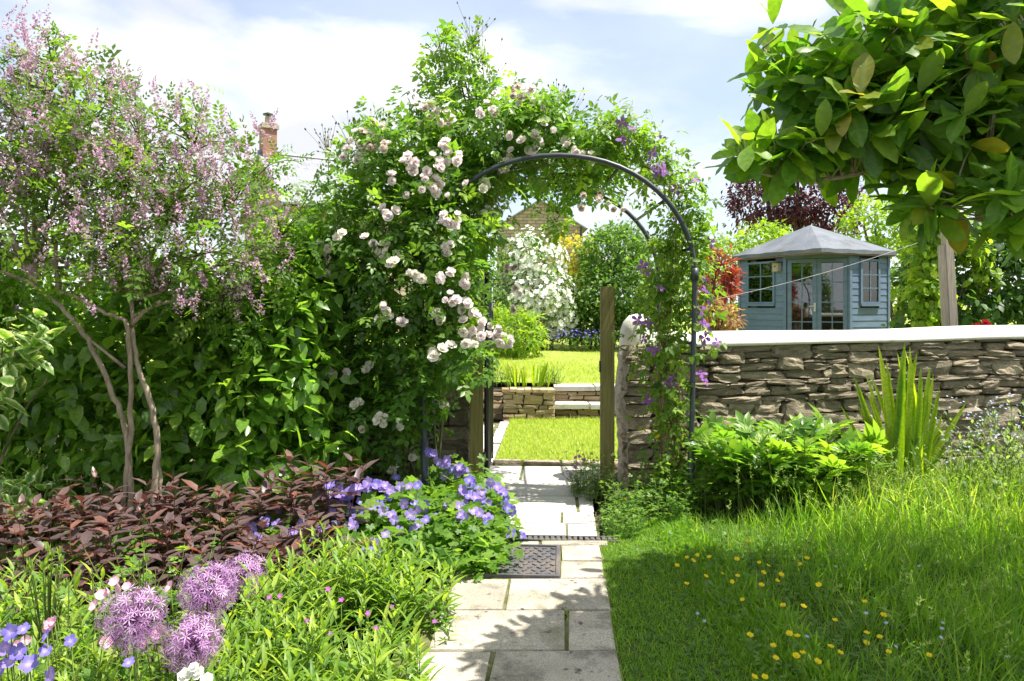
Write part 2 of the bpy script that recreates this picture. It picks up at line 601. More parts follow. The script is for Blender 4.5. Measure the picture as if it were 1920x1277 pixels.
M['dark'] = leafmat('bronze_leaf', (0.055, 0.038, 0.04), (0.105, 0.07, 0.07), (0.25, 0.085, 0.045), 0.16, 0.4, 0.6, (1.5, 0.7, 0.45))
M['peony'] = leafmat('peony_leaf', (0.075, 0.17, 0.022), (0.125, 0.24, 0.03), (0.23, 0.34, 0.04), 0.42, 0.36, 0.5)
M['sword'] = leafmat('sword_leaf', (0.105, 0.2, 0.014), (0.16, 0.26, 0.018), (0.23, 0.31, 0.022), 0.6, 0.4, 0.4, (1.35, 1.25, 0.25), objrnd=True)
M['grass'] = leafmat('grass_blade', (0.085, 0.19, 0.016), (0.15, 0.275, 0.025), (0.33, 0.36, 0.09), 0.48, 0.45, 0.35)
M['lawn'] = leafmat('lawn_blade', (0.16, 0.245, 0.03), (0.26, 0.34, 0.045), (0.38, 0.43, 0.09), 0.38, 0.5, 0.3)
M['weed'] = leafmat('weed_leaf', (0.08, 0.15, 0.03), (0.14, 0.22, 0.05), (0.25, 0.33, 0.10), 0.42, 0.5, 0.35)
M['magno'] = leafmat('magnolia_leaf', (0.058, 0.15, 0.018), (0.10, 0.215, 0.022), (0.185, 0.3, 0.03), 0.5, 0.46, 0.35, (1.2, 1.15, 0.4), veins=True, objrnd=True)
M['magnoy'] = leafmat('magnolia_yellow_leaf', (0.18, 0.24, 0.02), (0.22, 0.25, 0.02), (0.26, 0.22, 0.02), 0.45, 0.4, 0.5, (1.2, 1.05, 0.3), veins=True, objrnd=True)
M['magnob'] = leafmat('scorched_leaf', (0.3, 0.22, 0.02), (0.24, 0.13, 0.02), (0.12, 0.06, 0.02), 0.35, 0.6, 0.2, (1, 0.9, 0.4), objrnd=True)
M['far'] = leafmat('far_leaf', (0.05, 0.11, 0.02), (0.085, 0.17, 0.03), (0.17, 0.27, 0.05), 0.4, 0.5, 0.35)
M['fardark'] = leafmat('far_dark_leaf', (0.035, 0.08, 0.02), (0.06, 0.13, 0.028), (0.10, 0.19, 0.04), 0.35, 0.5, 0.35)
M['farlime'] = leafmat('lime_leaf', (0.10, 0.19, 0.02), (0.18, 0.28, 0.025), (0.3, 0.37, 0.04), 0.45, 0.5, 0.35)
M['gold'] = leafmat('golden_leaf', (0.2, 0.24, 0.025), (0.34, 0.34, 0.04), (0.5, 0.42, 0.07), 0.4, 0.5, 0.3, (1.2, 1.0, 0.4))
M['plum'] = leafmat('plum_leaf', (0.03, 0.012, 0.02), (0.06, 0.02, 0.03), (0.13, 0.045, 0.06), 0.3, 0.42, 0.5, (1.5, 0.6, 0.7))
M['redleaf'] = leafmat('red_leaf', (0.10, 0.035, 0.02), (0.22, 0.05, 0.035), (0.33, 0.10, 0.06), 0.38, 0.45, 0.4, (1.3, 0.7, 0.5))
M['whitefl'] = petalmat('white_petal', (0.72, 0.74, 0.62), (0.82, 0.82, 0.76))
M['pinkspike'] = petalmat('pink_floret', (0.36, 0.17, 0.29), (0.55, 0.35, 0.47), (0.68, 0.5, 0.59))
M['rosep'] = petalmat('rose_petal', (0.86, 0.66, 0.65), (0.89, 0.79, 0.78), (0.9, 0.85, 0.84))
M['rosec'] = petalmat('rose_petal_cream', (0.86, 0.76, 0.58), (0.89, 0.84, 0.74), (0.9, 0.87, 0.81))
M['rosef'] = petalmat('rose_petal_faded', (0.55, 0.4, 0.3), (0.7, 0.58, 0.5), (0.78, 0.7, 0.63))
M['clemp'] = petalmat('clematis_petal', (0.34, 0.13, 0.42), (0.29, 0.1, 0.42), (0.38, 0.17, 0.52))
M['geranp'] = petalmat('geranium_petal', (0.66, 0.52, 0.76), (0.36, 0.26, 0.68), (0.33, 0.23, 0.65))
M['blue'] = petalmat('blue_petal', (0.55, 0.45, 0.74), (0.23, 0.19, 0.62), (0.21, 0.17, 0.6))
M['magenta'] = petalmat('magenta_petal', (0.5, 0.2, 0.5), (0.42, 0.10, 0.42))
M['allium'] = petalmat('allium_floret', (0.32, 0.12, 0.33), (0.52, 0.28, 0.55), (0.68, 0.48, 0.70))
M['yellow'] = petalmat('buttercup_petal', (0.7, 0.5, 0.01), (0.84, 0.68, 0.02))
M['pinkfl'] = petalmat('pink_petal', (0.84, 0.78, 0.6), (0.8, 0.5, 0.62), (0.74, 0.32, 0.5))
M['paleblue'] = petalmat('pale_blue_petal', (0.6, 0.62, 0.7), (0.5, 0.56, 0.78))
M['redfl'] = petalmat('red_petal', (0.45, 0.02, 0.03), (0.5, 0.02, 0.05))
M['bud'] = leafmat('bud', (0.07, 0.07, 0.03), (0.12, 0.11, 0.05), (0.2, 0.12, 0.08), 0.2)

# ------------------------------------------------------------------ leaf and flower templates (leaf along +y, face +z)


def leaf_t(w=0.5, st=(0.28, 0.66), prof=(0.9, 0.85), fold=0.15, droop=0.12, wave=0.0):
    V = [(0, 0, 0)]
    hw = w / 2
    for i, (y, p) in enumerate(zip(st, prof)):
        zc = -droop * y * y
        V += [(-hw * p, y, zc + fold * hw * p * 2 + wave * (-1) ** i), (0, y, zc), (hw * p, y, zc + fold * hw * p * 2 - wave * (-1) ** i)]
    V.append((0, 1, -droop))
    T = [(0, 2, 1), (0, 3, 2)]
    for i in range(len(st) - 1):
        a, b = 1 + 3 * i, 4 + 3 * i
        T += [(a, a + 1, b + 1), (a, b + 1, b), (a + 1, a + 2, b + 2), (a + 1, b + 2, b + 1)]
    a = 1 + 3 * (len(st) - 1)
    e = len(V) - 1
    T += [(a, a + 1, e), (a + 1, a + 2, e)]
    return np.array(V, float), np.array(T, int), np.zeros(len(V))


def edge_tint(t, c=0.0, e=1.0):
    V, T, a = t
    return V, T, np.where(np.abs(V[:, 0]) > 1e-6, e, c)


def merge_t(parts):
    """parts: (template, origin, angle about z, scale, tilt)"""
    Vs, Ts, As, n = [], [], [], 0
    for (V, T, a), o, ang, sc, tilt in parts:
        c, s = math.cos(tilt), math.sin(tilt)
        X = V * sc
        X = np.stack([X[:, 0], X[:, 1] * c - X[:, 2] * s, X[:, 1] * s + X[:, 2] * c], 1)
        c, s = math.cos(ang), math.sin(ang)
        X = np.stack([X[:, 0] * c - X[:, 1] * s, X[:, 0] * s + X[:, 1] * c, X[:, 2]], 1) + np.array(o)
        Vs.append(X); Ts.append(T + n); As.append(a); n += len(V)
    return np.concatenate(Vs), np.concatenate(Ts), np.concatenate(As)


L4 = leaf_t(0.55, (0.45,), (1,), 0.16, 0.1)
L4n = leaf_t(0.32, (0.42,), (1,), 0.16, 0.12)
L8 = leaf_t(0.52, (0.25, 0.62), (0.88, 0.9), 0.14, 0.14)
L8w = leaf_t(0.68, (0.25, 0.62), (0.9, 0.85), 0.1, 0.15)
LANCE = leaf_t(0.2, (0.25, 0.6), (1, 0.8), 0.2, 0.25)
BRONZE = leaf_t(0.4, (0.25, 0.62), (0.95, 0.8), 0.18, 0.2)
VARI = edge_tint(leaf_t(0.5, (0.2, 0.45, 0.7), (0.75, 1.0, 0.75), 0.12, 0.16))
PALM = merge_t([(leaf_t(0.62, (0.6,), (1,), 0.1, 0.12), (0, 0, 0), a, s, 0.12) for a, s in ((-1.9, 0.72), (-0.95, 0.92), (0, 1.0), (0.95, 0.92), (1.9, 0.72))])
ROSE5 = merge_t([(L4, (0, 0.25, 0), 1.25, 0.36, 0.05), (L4, (0, 0.25, 0), -1.25, 0.36, 0.05), (L4, (0, 0.5, 0), 1.05, 0.4, -0.05),
                 (L4, (0, 0.5, 0), -1.05, 0.4, 0), (L8, (0, 0.58, 0), 0, 0.46, -0.1)])
PINN = merge_t([(leaf_t(0.5, (0.5,), (1,), 0.1, 0.1), (0, 0.12 + 0.2 * i, -0.03 * i * i), sd * 1.05, 0.26, 0.08) for i in range(4) for sd in (-1, 1)]
               + [(leaf_t(0.5, (0.5,), (1,), 0.1, 0.1), (0, 0.78, -0.2), 0, 0.26, -0.1)])
TRI3 = merge_t([(L4, (0, 0.2, 0), 1.0, 0.5, 0), (L4, (0, 0.2, 0), -1.0, 0.5, 0), (L8, (0, 0.35, 0), 0, 0.62, -0.1)])
PEON = merge_t([(leaf_t(0.36, (0.3, 0.65), (0.95, 0.85), 0.16, 0.2), (0, 0.15, 0), a, s, t) for a, s, t in
                ((1.2, 0.55, 0.1), (-1.2, 0.55, 0.1), (0.6, 0.72, 0), (-0.6, 0.72, 0), (0, 0.85, -0.05))])
FERN = merge_t([(leaf_t(0.3, (0.35,), (1,), 0.1, 0.15), (0, 0.08 + 0.1 * i, 0.0), sd * 1.25, 0.34 * (1 - 0.085 * i), 0.0) for i in range(9) for sd in (-1, 1)]
               + [(leaf_t(0.05, (0.5,), (1,), 0, 0.05), (0, 0, 0), 0, 1.0, 0)])


def blade_t(w, bend):
    ys = [0, 0.4, 0.75, 1.0]
    V = []
    for y, p in zip(ys[:-1], (1, 0.85, 0.5)):
        V += [(-w * p / 2, y * (1 - 0.25 * bend * y), -bend * y * y * 0.7), (w * p / 2, y * (1 - 0.25 * bend * y), -bend * y * y * 0.7)]
    V.append((0, 1 - 0.3 * bend, -bend * 0.75))
    T = [(0, 1, 3), (0, 3, 2), (2, 3, 5), (2, 5, 4), (4, 5, 6)]
    return np.array(V, float), np.array(T, int), np.zeros(len(V))


BLADES = [blade_t(0.026, b) for b in (0.05, 0.3, 0.6, 0.9)]
SHORT = [blade_t(0.09, b) for b in (0.1, 0.4, 0.8)]


def flower_t(n, w=0.7, cup=0.3, st=(0.35, 0.75), prof=(0.8, 1.0), droop=0.1, rot=0.0, size=1.0, z=0.0, base=0.0):
    pt = leaf_t(w, st, prof, -0.05, droop)
    V, T, _ = merge_t([(pt, (0, 0, z), rot + 2 * math.pi * i / n, size, cup) for i in range(n)])
    d = np.clip(np.linalg.norm(V, axis=1) / size, 0, 1)
    return V, T, base + (1 - base) * d


def cat_t(ts):
    return merge_t([(t, (0, 0, 0), 0, 1, 0) for t in ts])


GERF = flower_t(5, 0.78, 0.35)
BUTT = flower_t(5, 0.85, 0.75)
CLEF = flower_t(4, 0.6, 0.15, droop=0.25)
DAIS = flower_t(10, 0.28, 0.15)
STAR = flower_t(6, 0.16, 0.3, (0.5,), (1,))
FIVE = flower_t(5, 0.75, 0.3, (0.6,), (1,))
RO1 = cat_t([flower_t(6, 0.95, 0.15, droop=-0.25), flower_t(6, 0.9, 0.7, droop=-0.3, rot=0.5, size=0.85, base=0.0), flower_t(5, 0.9, 1.05, rot=0.2, size=0.68, droop=-0.1), flower_t(4, 0.9, 1.3, rot=0.6, size=0.5)])
RO2 = cat_t([flower_t(6, 1.0, 0.55, droop=-0.35), flower_t(6, 0.95, 0.95, droop=-0.2, rot=0.5, size=0.92), flower_t(5, 0.9, 1.25, rot=0.2, size=0.75), flower_t(6, 0.9, -0.15, droop=0.1, rot=0.3, size=0.8)])
RO3 = cat_t([flower_t(5, 1.0, 1.0, droop=0.15, size=1.0), flower_t(4, 1.0, 1.25, rot=0.5, size=0.85)])


def flower_mesh(tm, name, mat):
    mb = MB()
    mb.add(tm[0], tm[1], None, tm[2])
    return mesh_only(mb, name, mat)


def quat_to(n, spin=None):
    n = Vector(n).normalized()
    q = n.to_track_quat('Z', 'Y')
    s = random.uniform(0, 6.28) if spin is None else spin
    return q @ Quaternion((0, 0, 1), s)


# ------------------------------------------------------------------ foliage generators
def blobs_px(lst, depth=0.8):
    """(px, py, Y, rx px, ry px[, depth radius m]) -> ellipsoids in metres"""
    o = []
    for b in lst:
        c = P(b[0], b[1], b[2])
        k = b[2] / FPX
        rx, rz = b[3] * k, b[4] * k
        ry = b[5] if len(b) > 5 else min(depth, 0.5 * (rx + rz))
        o.append((c.x, c.y, c.z, rx, ry, rz))
    return np.array(o)


def crown(bl, n, per, sig, shell=0.35, front=0.25, zmin=0.03):
    """clump centres on a union of ellipsoids -> leaf positions, outward normals, clump tint"""
    bl = np.asarray(bl, float)
    wgt = (bl[:, 3] * bl[:, 5] + bl[:, 4] * bl[:, 5] + bl[:, 3] * bl[:, 4])
    nc = max(1, int(n / per))
    C, Nn = [], []
    got = 0
    while got < nc:
        m = nc * 2
        i = rng.choice(len(bl), m, p=wgt / wgt.sum())
        d = norm(rng.normal(size=(m, 3)))
        d[:, 1] -= front
        d = norm(d)
        r = 1 - shell * rng.random(m) ** 1.6
        p = bl[i, :3] + d * bl[i, 3:] * r[:, None]
        q = (p[:, None, :] - bl[None, :, :3]) / bl[None, :, 3:]
        e = np.linalg.norm(q, axis=2)
        e[np.arange(m), i] = 9
        ok = (e.min(axis=1) > 0.72) & (p[:, 2] > zmin)
        if len(bl) == 1:
            ok = p[:, 2] > zmin
        C.append(p[ok]); Nn.append(norm(d[ok] / bl[i[ok], 3:]))
        got += ok.sum()
    C = np.concatenate(C)[:nc]
    Nn = np.concatenate(Nn)[:nc]
    ct = np.clip(rng.normal(0.45, 0.2, nc), 0, 1)
    pos = np.repeat(C, per, 0) + rng.normal(size=(nc * per, 3)) * sig
    nn = norm(np.repeat(Nn, per, 0) + rng.normal(size=(nc * per, 3)) * 0.3)
    tint = np.clip(np.repeat(ct, per) + rng.normal(0, 0.16, nc * per), 0, 1)
    ok = pos[:, 2] > zmin
    return pos[ok], nn[ok], tint[ok], C, Nn


def orient(nn, hang=0.35, up=0.7, jit=0.55):
    k = len(nn)
    ax = norm(nn * 0.55 + rng.normal(size=(k, 3)) * jit + np.array([0, 0, -hang]))
    u = norm(nn * 0.5 + np.array([0, 0, up]) + rng.normal(size=(k, 3)) * 0.4)
    return ax, u


def sizes(k, s, v=0.25):
    return s * np.clip(rng.normal(1, v, k), 0.45, 1.7)


def bez(a, b, sag=0.0, k=5, wob=0.0):
    a, b = np.array(a, float), np.array(b, float)
    m = (a + b) / 2 + np.array([0, 0, sag]) + rng.normal(size=3) * wob
    t = np.linspace(0, 1, k)[:, None]
    return (1 - t) ** 2 * a + 2 * t * (1 - t) * m + t * t * b


def branch_to(mb, starts, targets, r0, r1, n=5, wob=0.05, sag=0.06, k=5):
    S = np.array([tuple(s) for s in starts], float)
    for t in targets:
        d = np.linalg.norm(S - t, axis=1) + np.where(S[:, 2] > t[2], 0.6, 0)
        s = S[d.argmin()]
        mb.tube(bez(s, t, sag, k, wob), np.linspace(r0, r1, k), n, cap=False)


def shoots(mb, sm, base, H, tm, nl, ll, rs=0.003, lean=0.25, top=1.15, low=0.25, t0=0.15, tint=(0.4, 0.2), tipt=0.0, wid=None, whorl=1, leanv=None):
    """upright leafy stems: base (N,3), heights (N,)"""
    base = np.asarray(base, float)
    N = len(base)
    ln = rng.normal(size=(N, 2)) * lean
    if leanv is not None:
        ln = ln + leanv
    for i in range(N):
        p = [base[i] + np.array([ln[i, 0] * f * f * H[i], ln[i, 1] * f * f * H[i], H[i] * f]) for f in (0, 0.5, 1)]
        sm.tube(p, [rs * 1.3, rs, rs * 0.6], 3, cap=False)
    f = t0 + (1 - t0) * (np.repeat(np.arange(nl), whorl)[None, :] + rng.random((N, nl * whorl)) * 0.3) / nl
    K = nl * whorl
    pos = base[:, None, :] + np.stack([ln[:, None, 0] * f * f * H[:, None], ln[:, None, 1] * f * f * H[:, None], f * H[:, None]], 2)
    az = rng.random((N, 1)) * 6.28 + np.repeat(np.arange(nl), whorl)[None, :] * 2.4 + np.tile(np.arange(whorl), nl)[None, :] * (6.2832 / whorl) + rng.normal(0, 0.25, (N, K))
    el = low + (top - low) * f ** 2 + rng.normal(0, 0.15, (N, K))
    ax = np.stack([np.cos(az) * np.cos(el), np.sin(az) * np.cos(el), np.sin(el)], 2)
    up = np.stack([-np.cos(az) * np.sin(el), -np.sin(az) * np.sin(el), np.cos(el)], 2)
    s = ll * np.clip(rng.normal(1, 0.2, (N, K)), 0.5, 1.5) * (1 - 0.45 * f ** 3)
    tt = np.clip(rng.normal(tint[0], tint[1], (N, K)) + tipt * f ** 2, 0, 1)
    mb.inst(tm, pos.reshape(-1, 3), ax.reshape(-1, 3), up.reshape(-1, 3), s.ravel(), tt.ravel(), wid)


def patch(n, poly):
    """random ground points in a polygon (x, y)"""
    poly = np.array(poly, float)
    lo, hi = poly.min(0), poly.max(0)
    o = []
    k = 0
    while k < n:
        p = lo + rng.random((n * 2, 2)) * (hi - lo)
        ins = np.zeros(len(p), bool)
        j = len(poly) - 1
        for i in range(len(poly)):
            c = ((poly[i, 1] > p[:, 1]) != (poly[j, 1] > p[:, 1]))
            xx = (poly[j, 0] - poly[i, 0]) * (p[:, 1] - poly[i, 1]) / (poly[j, 1] - poly[i, 1] + 1e-12) + poly[i, 0]
            ins ^= c & (p[:, 0] < xx)
            j = i
        o.append(p[ins]); k += ins.sum()
    return np.concatenate(o)[:n]


def disc(n, c, rx, ry):
    a = rng.random(n) * 6.2832
    r = np.sqrt(rng.random(n))
    return np.stack([c[0] + rx * r * np.cos(a), c[1] + ry * r * np.sin(a), np.full(n, c[2] if len(c) > 2 else 0.0)], 1)


def grass(mb, pts, h, hv=0.3, lean=0.35, tint=(0.4, 0.22), tm=BLADES, z=0.0, wind=None):
    k = len(pts)
    pos = np.column_stack([pts, np.full(k, z)]) if pts.shape[1] == 2 else pts
    ax = np.column_stack([rng.normal(size=(k, 2)) * lean, np.ones(k)])
    if wind is not None:
        ax[:, :2] += wind
    az = rng.random(k) * 6.2832
    up = np.column_stack([np.cos(az), np.sin(az), np.zeros(k)])
    s = np.broadcast_to(h, (k,)) * np.clip(rng.normal(1, hv, k), 0.3, 1.8)
    t = np.clip(rng.normal(tint[0], tint[1], k), 0, 1)
    which = rng.integers(0, len(tm), k)
    for j, b in enumerate(tm):
        m = which == j
        mb.inst(b, pos[m], ax[m], up[m], s[m], t[m])


# ------------------------------------------------------------------ setting: ground, path, lawns
mb = MB()
mb.box((0, 150, -0.5), (900, 900, 0.96))
struct(mb, 'ground', M['soil'])

PD = Vector((0.065, 1.0, 0)).normalized()          # the path runs slightly to the right of the view
PR = Vector((PD.y, -PD.x, 0))
PO = Vector((0.02, 3.0, 0))


def path_pt(u, y):
    t = (y - PO.y + PR.y * -u) / PD.y
    return PO + PD * t + PR * u


mb = MB()
mb.prism([path_pt(-0.6, -3), path_pt(0.43, -3), path_pt(0.43, 6.3), path_pt(0.62, 6.95), path_pt(-1.8, 6.95), path_pt(-0.5, 6.3)], -0.03, 0.02)
path = struct(mb, 'path', M['joint'])


def slab(corners, z1, mat, name='paving_slab', parent=path, bev=0.012, th=0.05, jit=0.006):
    c = sum((Vector(p) for p in corners), Vector()) / len(corners)
    bm = bmesh.new()
    n = len(corners)
    top = [Vector((p[0] + random.uniform(-jit, jit), p[1] + random.uniform(-jit, jit), 0)) - Vector((c.x, c.y, 0)) for p in corners]
    f = bm.faces.new([bm.verts.new((v.x, v.y, z1)) for v in top])
    r = bmesh.ops.extrude_face_region(bm, geom=[f])
    for v in r['geom']:
        if isinstance(v, bmesh.types.BMVert):
            v.co.z -= th
    bmesh.ops.recalc_face_normals(bm, faces=bm.faces[:])
    es = [e for e in bm.edges if abs(e.verts[0].co.z - z1) < 1e-5 and abs(e.verts[1].co.z - z1) < 1e-5]
    bmesh.ops.bevel(bm, geom=es, offset=bev, segments=2, affect='EDGES', profile=0.6)
    me = bpy.data.meshes.new(name)
    bm.to_mesh(me)
    bm.free()
    me.materials.append(mat)
    o = bpy.data.objects.new(name, me)
    COL.objects.link(o)
    o.parent = parent
    o.location = Vector((c.x, c.y, random.uniform(-0.003, 0.004))) - Vector(ORG[parent.name])
    o.rotation_euler = (random.uniform(-0.004, 0.004), random.uniform(-0.004, 0.004), 0)
    return o


def row(y0, y1, us, mat=None, z=0.03, g=0.007, gx=0.008):
    for a, b in zip(us[:-1], us[1:]):
        slab([path_pt(a + gx, y0 + g), path_pt(b - gx, y0 + g), path_pt(b - gx, y1 - g), path_pt(a + gx, y1 - g)], z, mat or M['slab'])


UL, UR = -0.405, 0.425
yy = 3.20
row(2.79, 3.20, (UL - 0.05, -0.115, UR))
row(3.20, 3.625, (UL, 0.205, UR))
row(3.625, 4.045, (UL, -0.1, UR))
row(2.37, 2.79, (UL - 0.05, 0.12, UR))
row(1.95, 2.37, (UL - 0.05, -0.115, UR))
for i in range(10):
    row(1.53 - i * 0.42, 1.95 - i * 0.42, (UL - 0.05, (0.15, -0.1)[i % 2], UR))
row(4.05, 4.32, (0.17, UR + 0.0), z=0.028)
row(4.32, 4.60, (0.17, UR + 0.0), z=0.032)
row(4.05, 4.60, (UL, -0.29), z=0.03)
row(4.60, 4.69, (UL, 0.05, UR + 0.05), z=0.032, g=0.005)
row(4.80, 5.08, (UL, 0.215, UR), M['flag'])
row(5.08, 5.36, (UL, 0.185, UR), M['flag'])
row(5.36, 5.80, (UL, 0.30, UR), M['flag'])
row(5.80, 6.32, (UL - 0.1, 0.45), M['flag'], z=0.031)
row(6.32, 6.90, (UL - 0.55, -0.17, 0.62), M['flag'], z=0.03)
# terrace beyond the gate, left of the lower lawn
mb = MB()
mb.prism([(-3.6, 6.96), (-0.235, 6.96), (-0.11, 9.5), (-3.6, 9.5)], -0.03, 0.02)
terr = struct(mb, 'terrace', M['joint'])
for (x0, x1, y0, y1) in ((-1.05, -0.33, 6.97, 7.6), (-1.9, -1.07, 6.97, 7.6), (-1.1, -0.3, 7.62, 8.4), (-2.0, -1.12, 7.62, 8.4), (-1.0, -0.26, 8.42, 9.3), (-2.1, -1.02, 8.42, 9.3)):
    slab([(x0, y0, 0), (x1, y0, 0), (x1 + 0.04, y1, 0), (x0, y1, 0)], 0.03, M['flag'], 'paving_slab', terr)
ledge = [(-0.3, 6.93), (-0.19, 6.93), (-0.035, 9.5), (-0.145, 9.5)]
for i in range(5):
    a, b = i / 5 + 0.012, (i + 1) / 5 - 0.012
    L = lambda t, k: (ledge[k][0] + (ledge[3 - k][0] - ledge[k][0]) * t, ledge[0][1] + (ledge[2][1] - ledge[0][1]) * t, 0)
    slab([L(a, 0), L(a, 1), L(b, 1), L(b, 0)], 0.045, M['flag'], 'edging_stone', terr, 0.01, 0.06)

# lower lawn, a little above the paving, with a dark stone edge
mb = MB()
mb.prism([(-0.16, 7.05), (3.4, 7.05), (3.4, 9.78), (-0.02, 9.62)], -0.03, 0.05)
lower = struct(mb, 'lower_lawn', M['turf'])
x = -0.17
while x < 1.2:
    wd = random.uniform(0.22, 0.4)
    slab([(x, 6.95, 0), (x + wd, 6.95, 0), (x + wd, 7.06, 0), (x, 7.06, 0)], 0.055 + random.uniform(-0.01, 0.01), M['stone'], 'edging_stone', lower, 0.014, 0.06, 0.012)
    x += wd + 0.015
# upper lawn: raised ground behind the retaining wall
UZ = 0.43
mb = MB()
gx = np.linspace(-40, 60, 101)
gy = np.concatenate([np.linspace(10.35, 20, 30), np.linspace(21, 120, 40)])
V, Q = [], []
for y in gy:
    for x in gx:
        V.append((x, y, UZ + 0.025 * math.sin(x * 1.3 + y * 0.8) + 0.004 * (y - 10.35) + (0.1 * (y - 20) if y > 20 else 0) * 0.1))
nx = len(gx)
for j in range(len(gy) - 1):
    for i in range(nx - 1):
        a = j * nx + i
        Q.append((a, a + 1, a + nx + 1, a + nx))
mb.add(V, None, Q)
mb.box((10, 10.33, UZ / 2 - 0.05), (100, 0.05, UZ))
upper = struct(mb, 'upper_lawn', M['turf'], True)
# near lawn sheet under the blades
mb = MB()
mb.prism([path_pt(0.43, -2), (7, -2), (7, 6.0), (1.0, 6.0), path_pt(0.46, 5.1), path_pt(0.43, 4.4), path_pt(0.425, 3)], -0.03, 0.02)
near = struct(mb, 'near_lawn', roughmat('lawn_soil', [(0.035, 0.06, 0.012), (0.07, 0.12, 0.02)], 18, 0.95, 0.6, 0.01))

# ------------------------------------------------------------------ stones


def stone_meshes(k, mat, name, cuts=2, rnd=0.55, noise=0.13, seed=3):
    R = random.Random(seed)
    out_ = []
    for i in range(k):
        bm = bmesh.new()
        bmesh.ops.create_cube(bm, size=1)
        bmesh.ops.subdivide_edges(bm, edges=bm.edges[:], cuts=cuts, use_grid_fill=True)
        off = Vector((R.uniform(0, 99), R.uniform(0, 99), R.uniform(0, 99)))
        from mathutils import noise as nzz
        sx = [R.uniform(-0.16, 0.16) for _ in range(4)]
        for v in bm.verts:
            p = v.co * 2
            s = p.normalized() * max(abs(p.x), abs(p.y), abs(p.z)) * 1.15
            q = p.lerp(s, rnd * 0.5)
            q.z *= 1 + sx[0] * q.x
            q.z += sx[1] * 0.5 * q.x
            q.x += sx[2] * 0.5 * q.z
            nv = nzz.noise_vector(p * 0.9 + off)
            q += nv * noise * 1.6 + nzz.noise_vector(p * 2.3 + off) * noise * 0.8
            v.co = q / 2
        me = bpy.data.meshes.new(name)
        bm.to_mesh(me)
        bm.free()
        me.polygons.foreach_set('use_smooth', [R.random() < 0.0 for _ in me.polygons])
        me.materials.append(mat)
        out_.append(me)
    return out_


STN = stone_meshes(22, M['stone'], 'stone', 3, 0.75, 0.17)
HON = stone_meshes(12, M['honey'], 'stone', 1, 0.35, 0.1, 5)


def stone_run(parent, meshes, f, u0, u1, z0, ztop, rows, ln, dep=0.16, gap=0.006, big=0.12, jd=0.02, name='stone', R=random.Random(11), low=0.0):
    """courses of single stones; f(u) -> (point, angle) on the face line; ztop(u)"""
    z = z0
    blocked = []
    hnext = R.uniform(*rows)
    while True:
        h, hnext = hnext, R.uniform(*rows) * (1.0 if not low or z > low else 1.45)
        zt = max(ztop(u0), ztop(u1))
        if z + 0.35 * h > zt:
            break
        nxt = []
        free, cur = [], u0
        for b0, b1 in sorted(blocked):
            if b0 - cur > 0.02:
                free.append((cur, b0))
            cur = max(cur, b1)
        if u1 - cur > 0.02:
            free.append((cur, u1))
        for fa, fb in free:
            u = fa
            while u < fb - 1e-4:
                L = R.uniform(*ln) * (0.7 + 0.6 * h / rows[1])
                if u + L > fb - ln[0] * 0.7:
                    L = fb - u
                um = u + L / 2
                hh = h
                if R.random() < big and L > 0.2 * (ln[1] / 0.33):
                    hh = h * R.uniform(1.0, 1.0) + hnext
                    nxt.append((u, u + L))
                top = ztop(um)
                wav = 0.01 * math.sin(um * 4 + z * 9)
                hh2 = min(hh, top - z + 0.02)
                if hh2 > 0.022:
                    zc = z + hh2 / 2 + wav
                    p, a = f(um)
                    nrm = Vector((math.sin(a), -math.cos(a), 0))
                    d = dep * R.uniform(0.8, 1.2)
                    pos = p - nrm * (d / 2 - R.uniform(0, jd))
                    q = Quaternion((0, 0, 1), a + R.uniform(-0.06, 0.06)) @ Quaternion((0, 1, 0), R.uniform(-0.06, 0.06)) @ Quaternion((1, 0, 0), R.uniform(-0.1, 0.06))
                    child(R.choice(meshes), name, parent, (pos.x, pos.y, zc), q,
                          ((L - gap) * R.choice((-1, 1)) * (1.05 if meshes is STN else 0.97), d, (hh2 - gap) * (1.1 if meshes is STN else 0.97)))
                u += L
        blocked = nxt
        z += h


# right boundary wall
WX0, WX1 = 0.93, 5.9


def wf(u):
    x = WX0 + u
    k_ = max(0, u - 0.25)
    y = 6.2 + 0.22 * (k_ - 0.4 * (1 - math.exp(-k_ / 0.4)))
    dy = 0.22 * (1 - math.exp(-k_ / 0.4))
    return Vector((x, y, 0)), math.atan(dy)


def wtop(u):
    return 1.155 + 0.012 * u


WL = WX1 - WX0
wall = thing('boundary_wall', 'dry stone garden wall with a smooth white rounded coping, right of the gate', 'wall', (3.0, 6.4, 0))
mb = MB()
us = np.linspace(0.02, WL - 0.03, 24)
V, Q = [], []
for u in us:
    p, a = wf(u)
    n = Vector((math.sin(a), -math.cos(a), 0))
    for off, z in ((-0.05, -0.05), (-0.05, wtop(u) - 0.02), (-0.44, wtop(u) - 0.02), (-0.44, -0.05)):
        q = p + n * off
        V.append((q.x, q.y, z))
for i in range(len(us) - 1):
    for k in range(4):
        Q.append((i * 4 + k, (i + 1) * 4 + k, (i + 1) * 4 + (k + 1) % 4, i * 4 + (k + 1) % 4))
Q += [(3, 2, 1, 0), tuple(4 * (len(us) - 1) + k for k in range(4))]
mb.add(V, None, Q)
mb.build('wall_core', M['core'], wall, False)
stone_run(wall, STN, wf, 0.0, WL, 0.0, wtop, (0.04, 0.078), (0.12, 0.36), 0.17, 0.008, 0.1, 0.045, low=0.55)
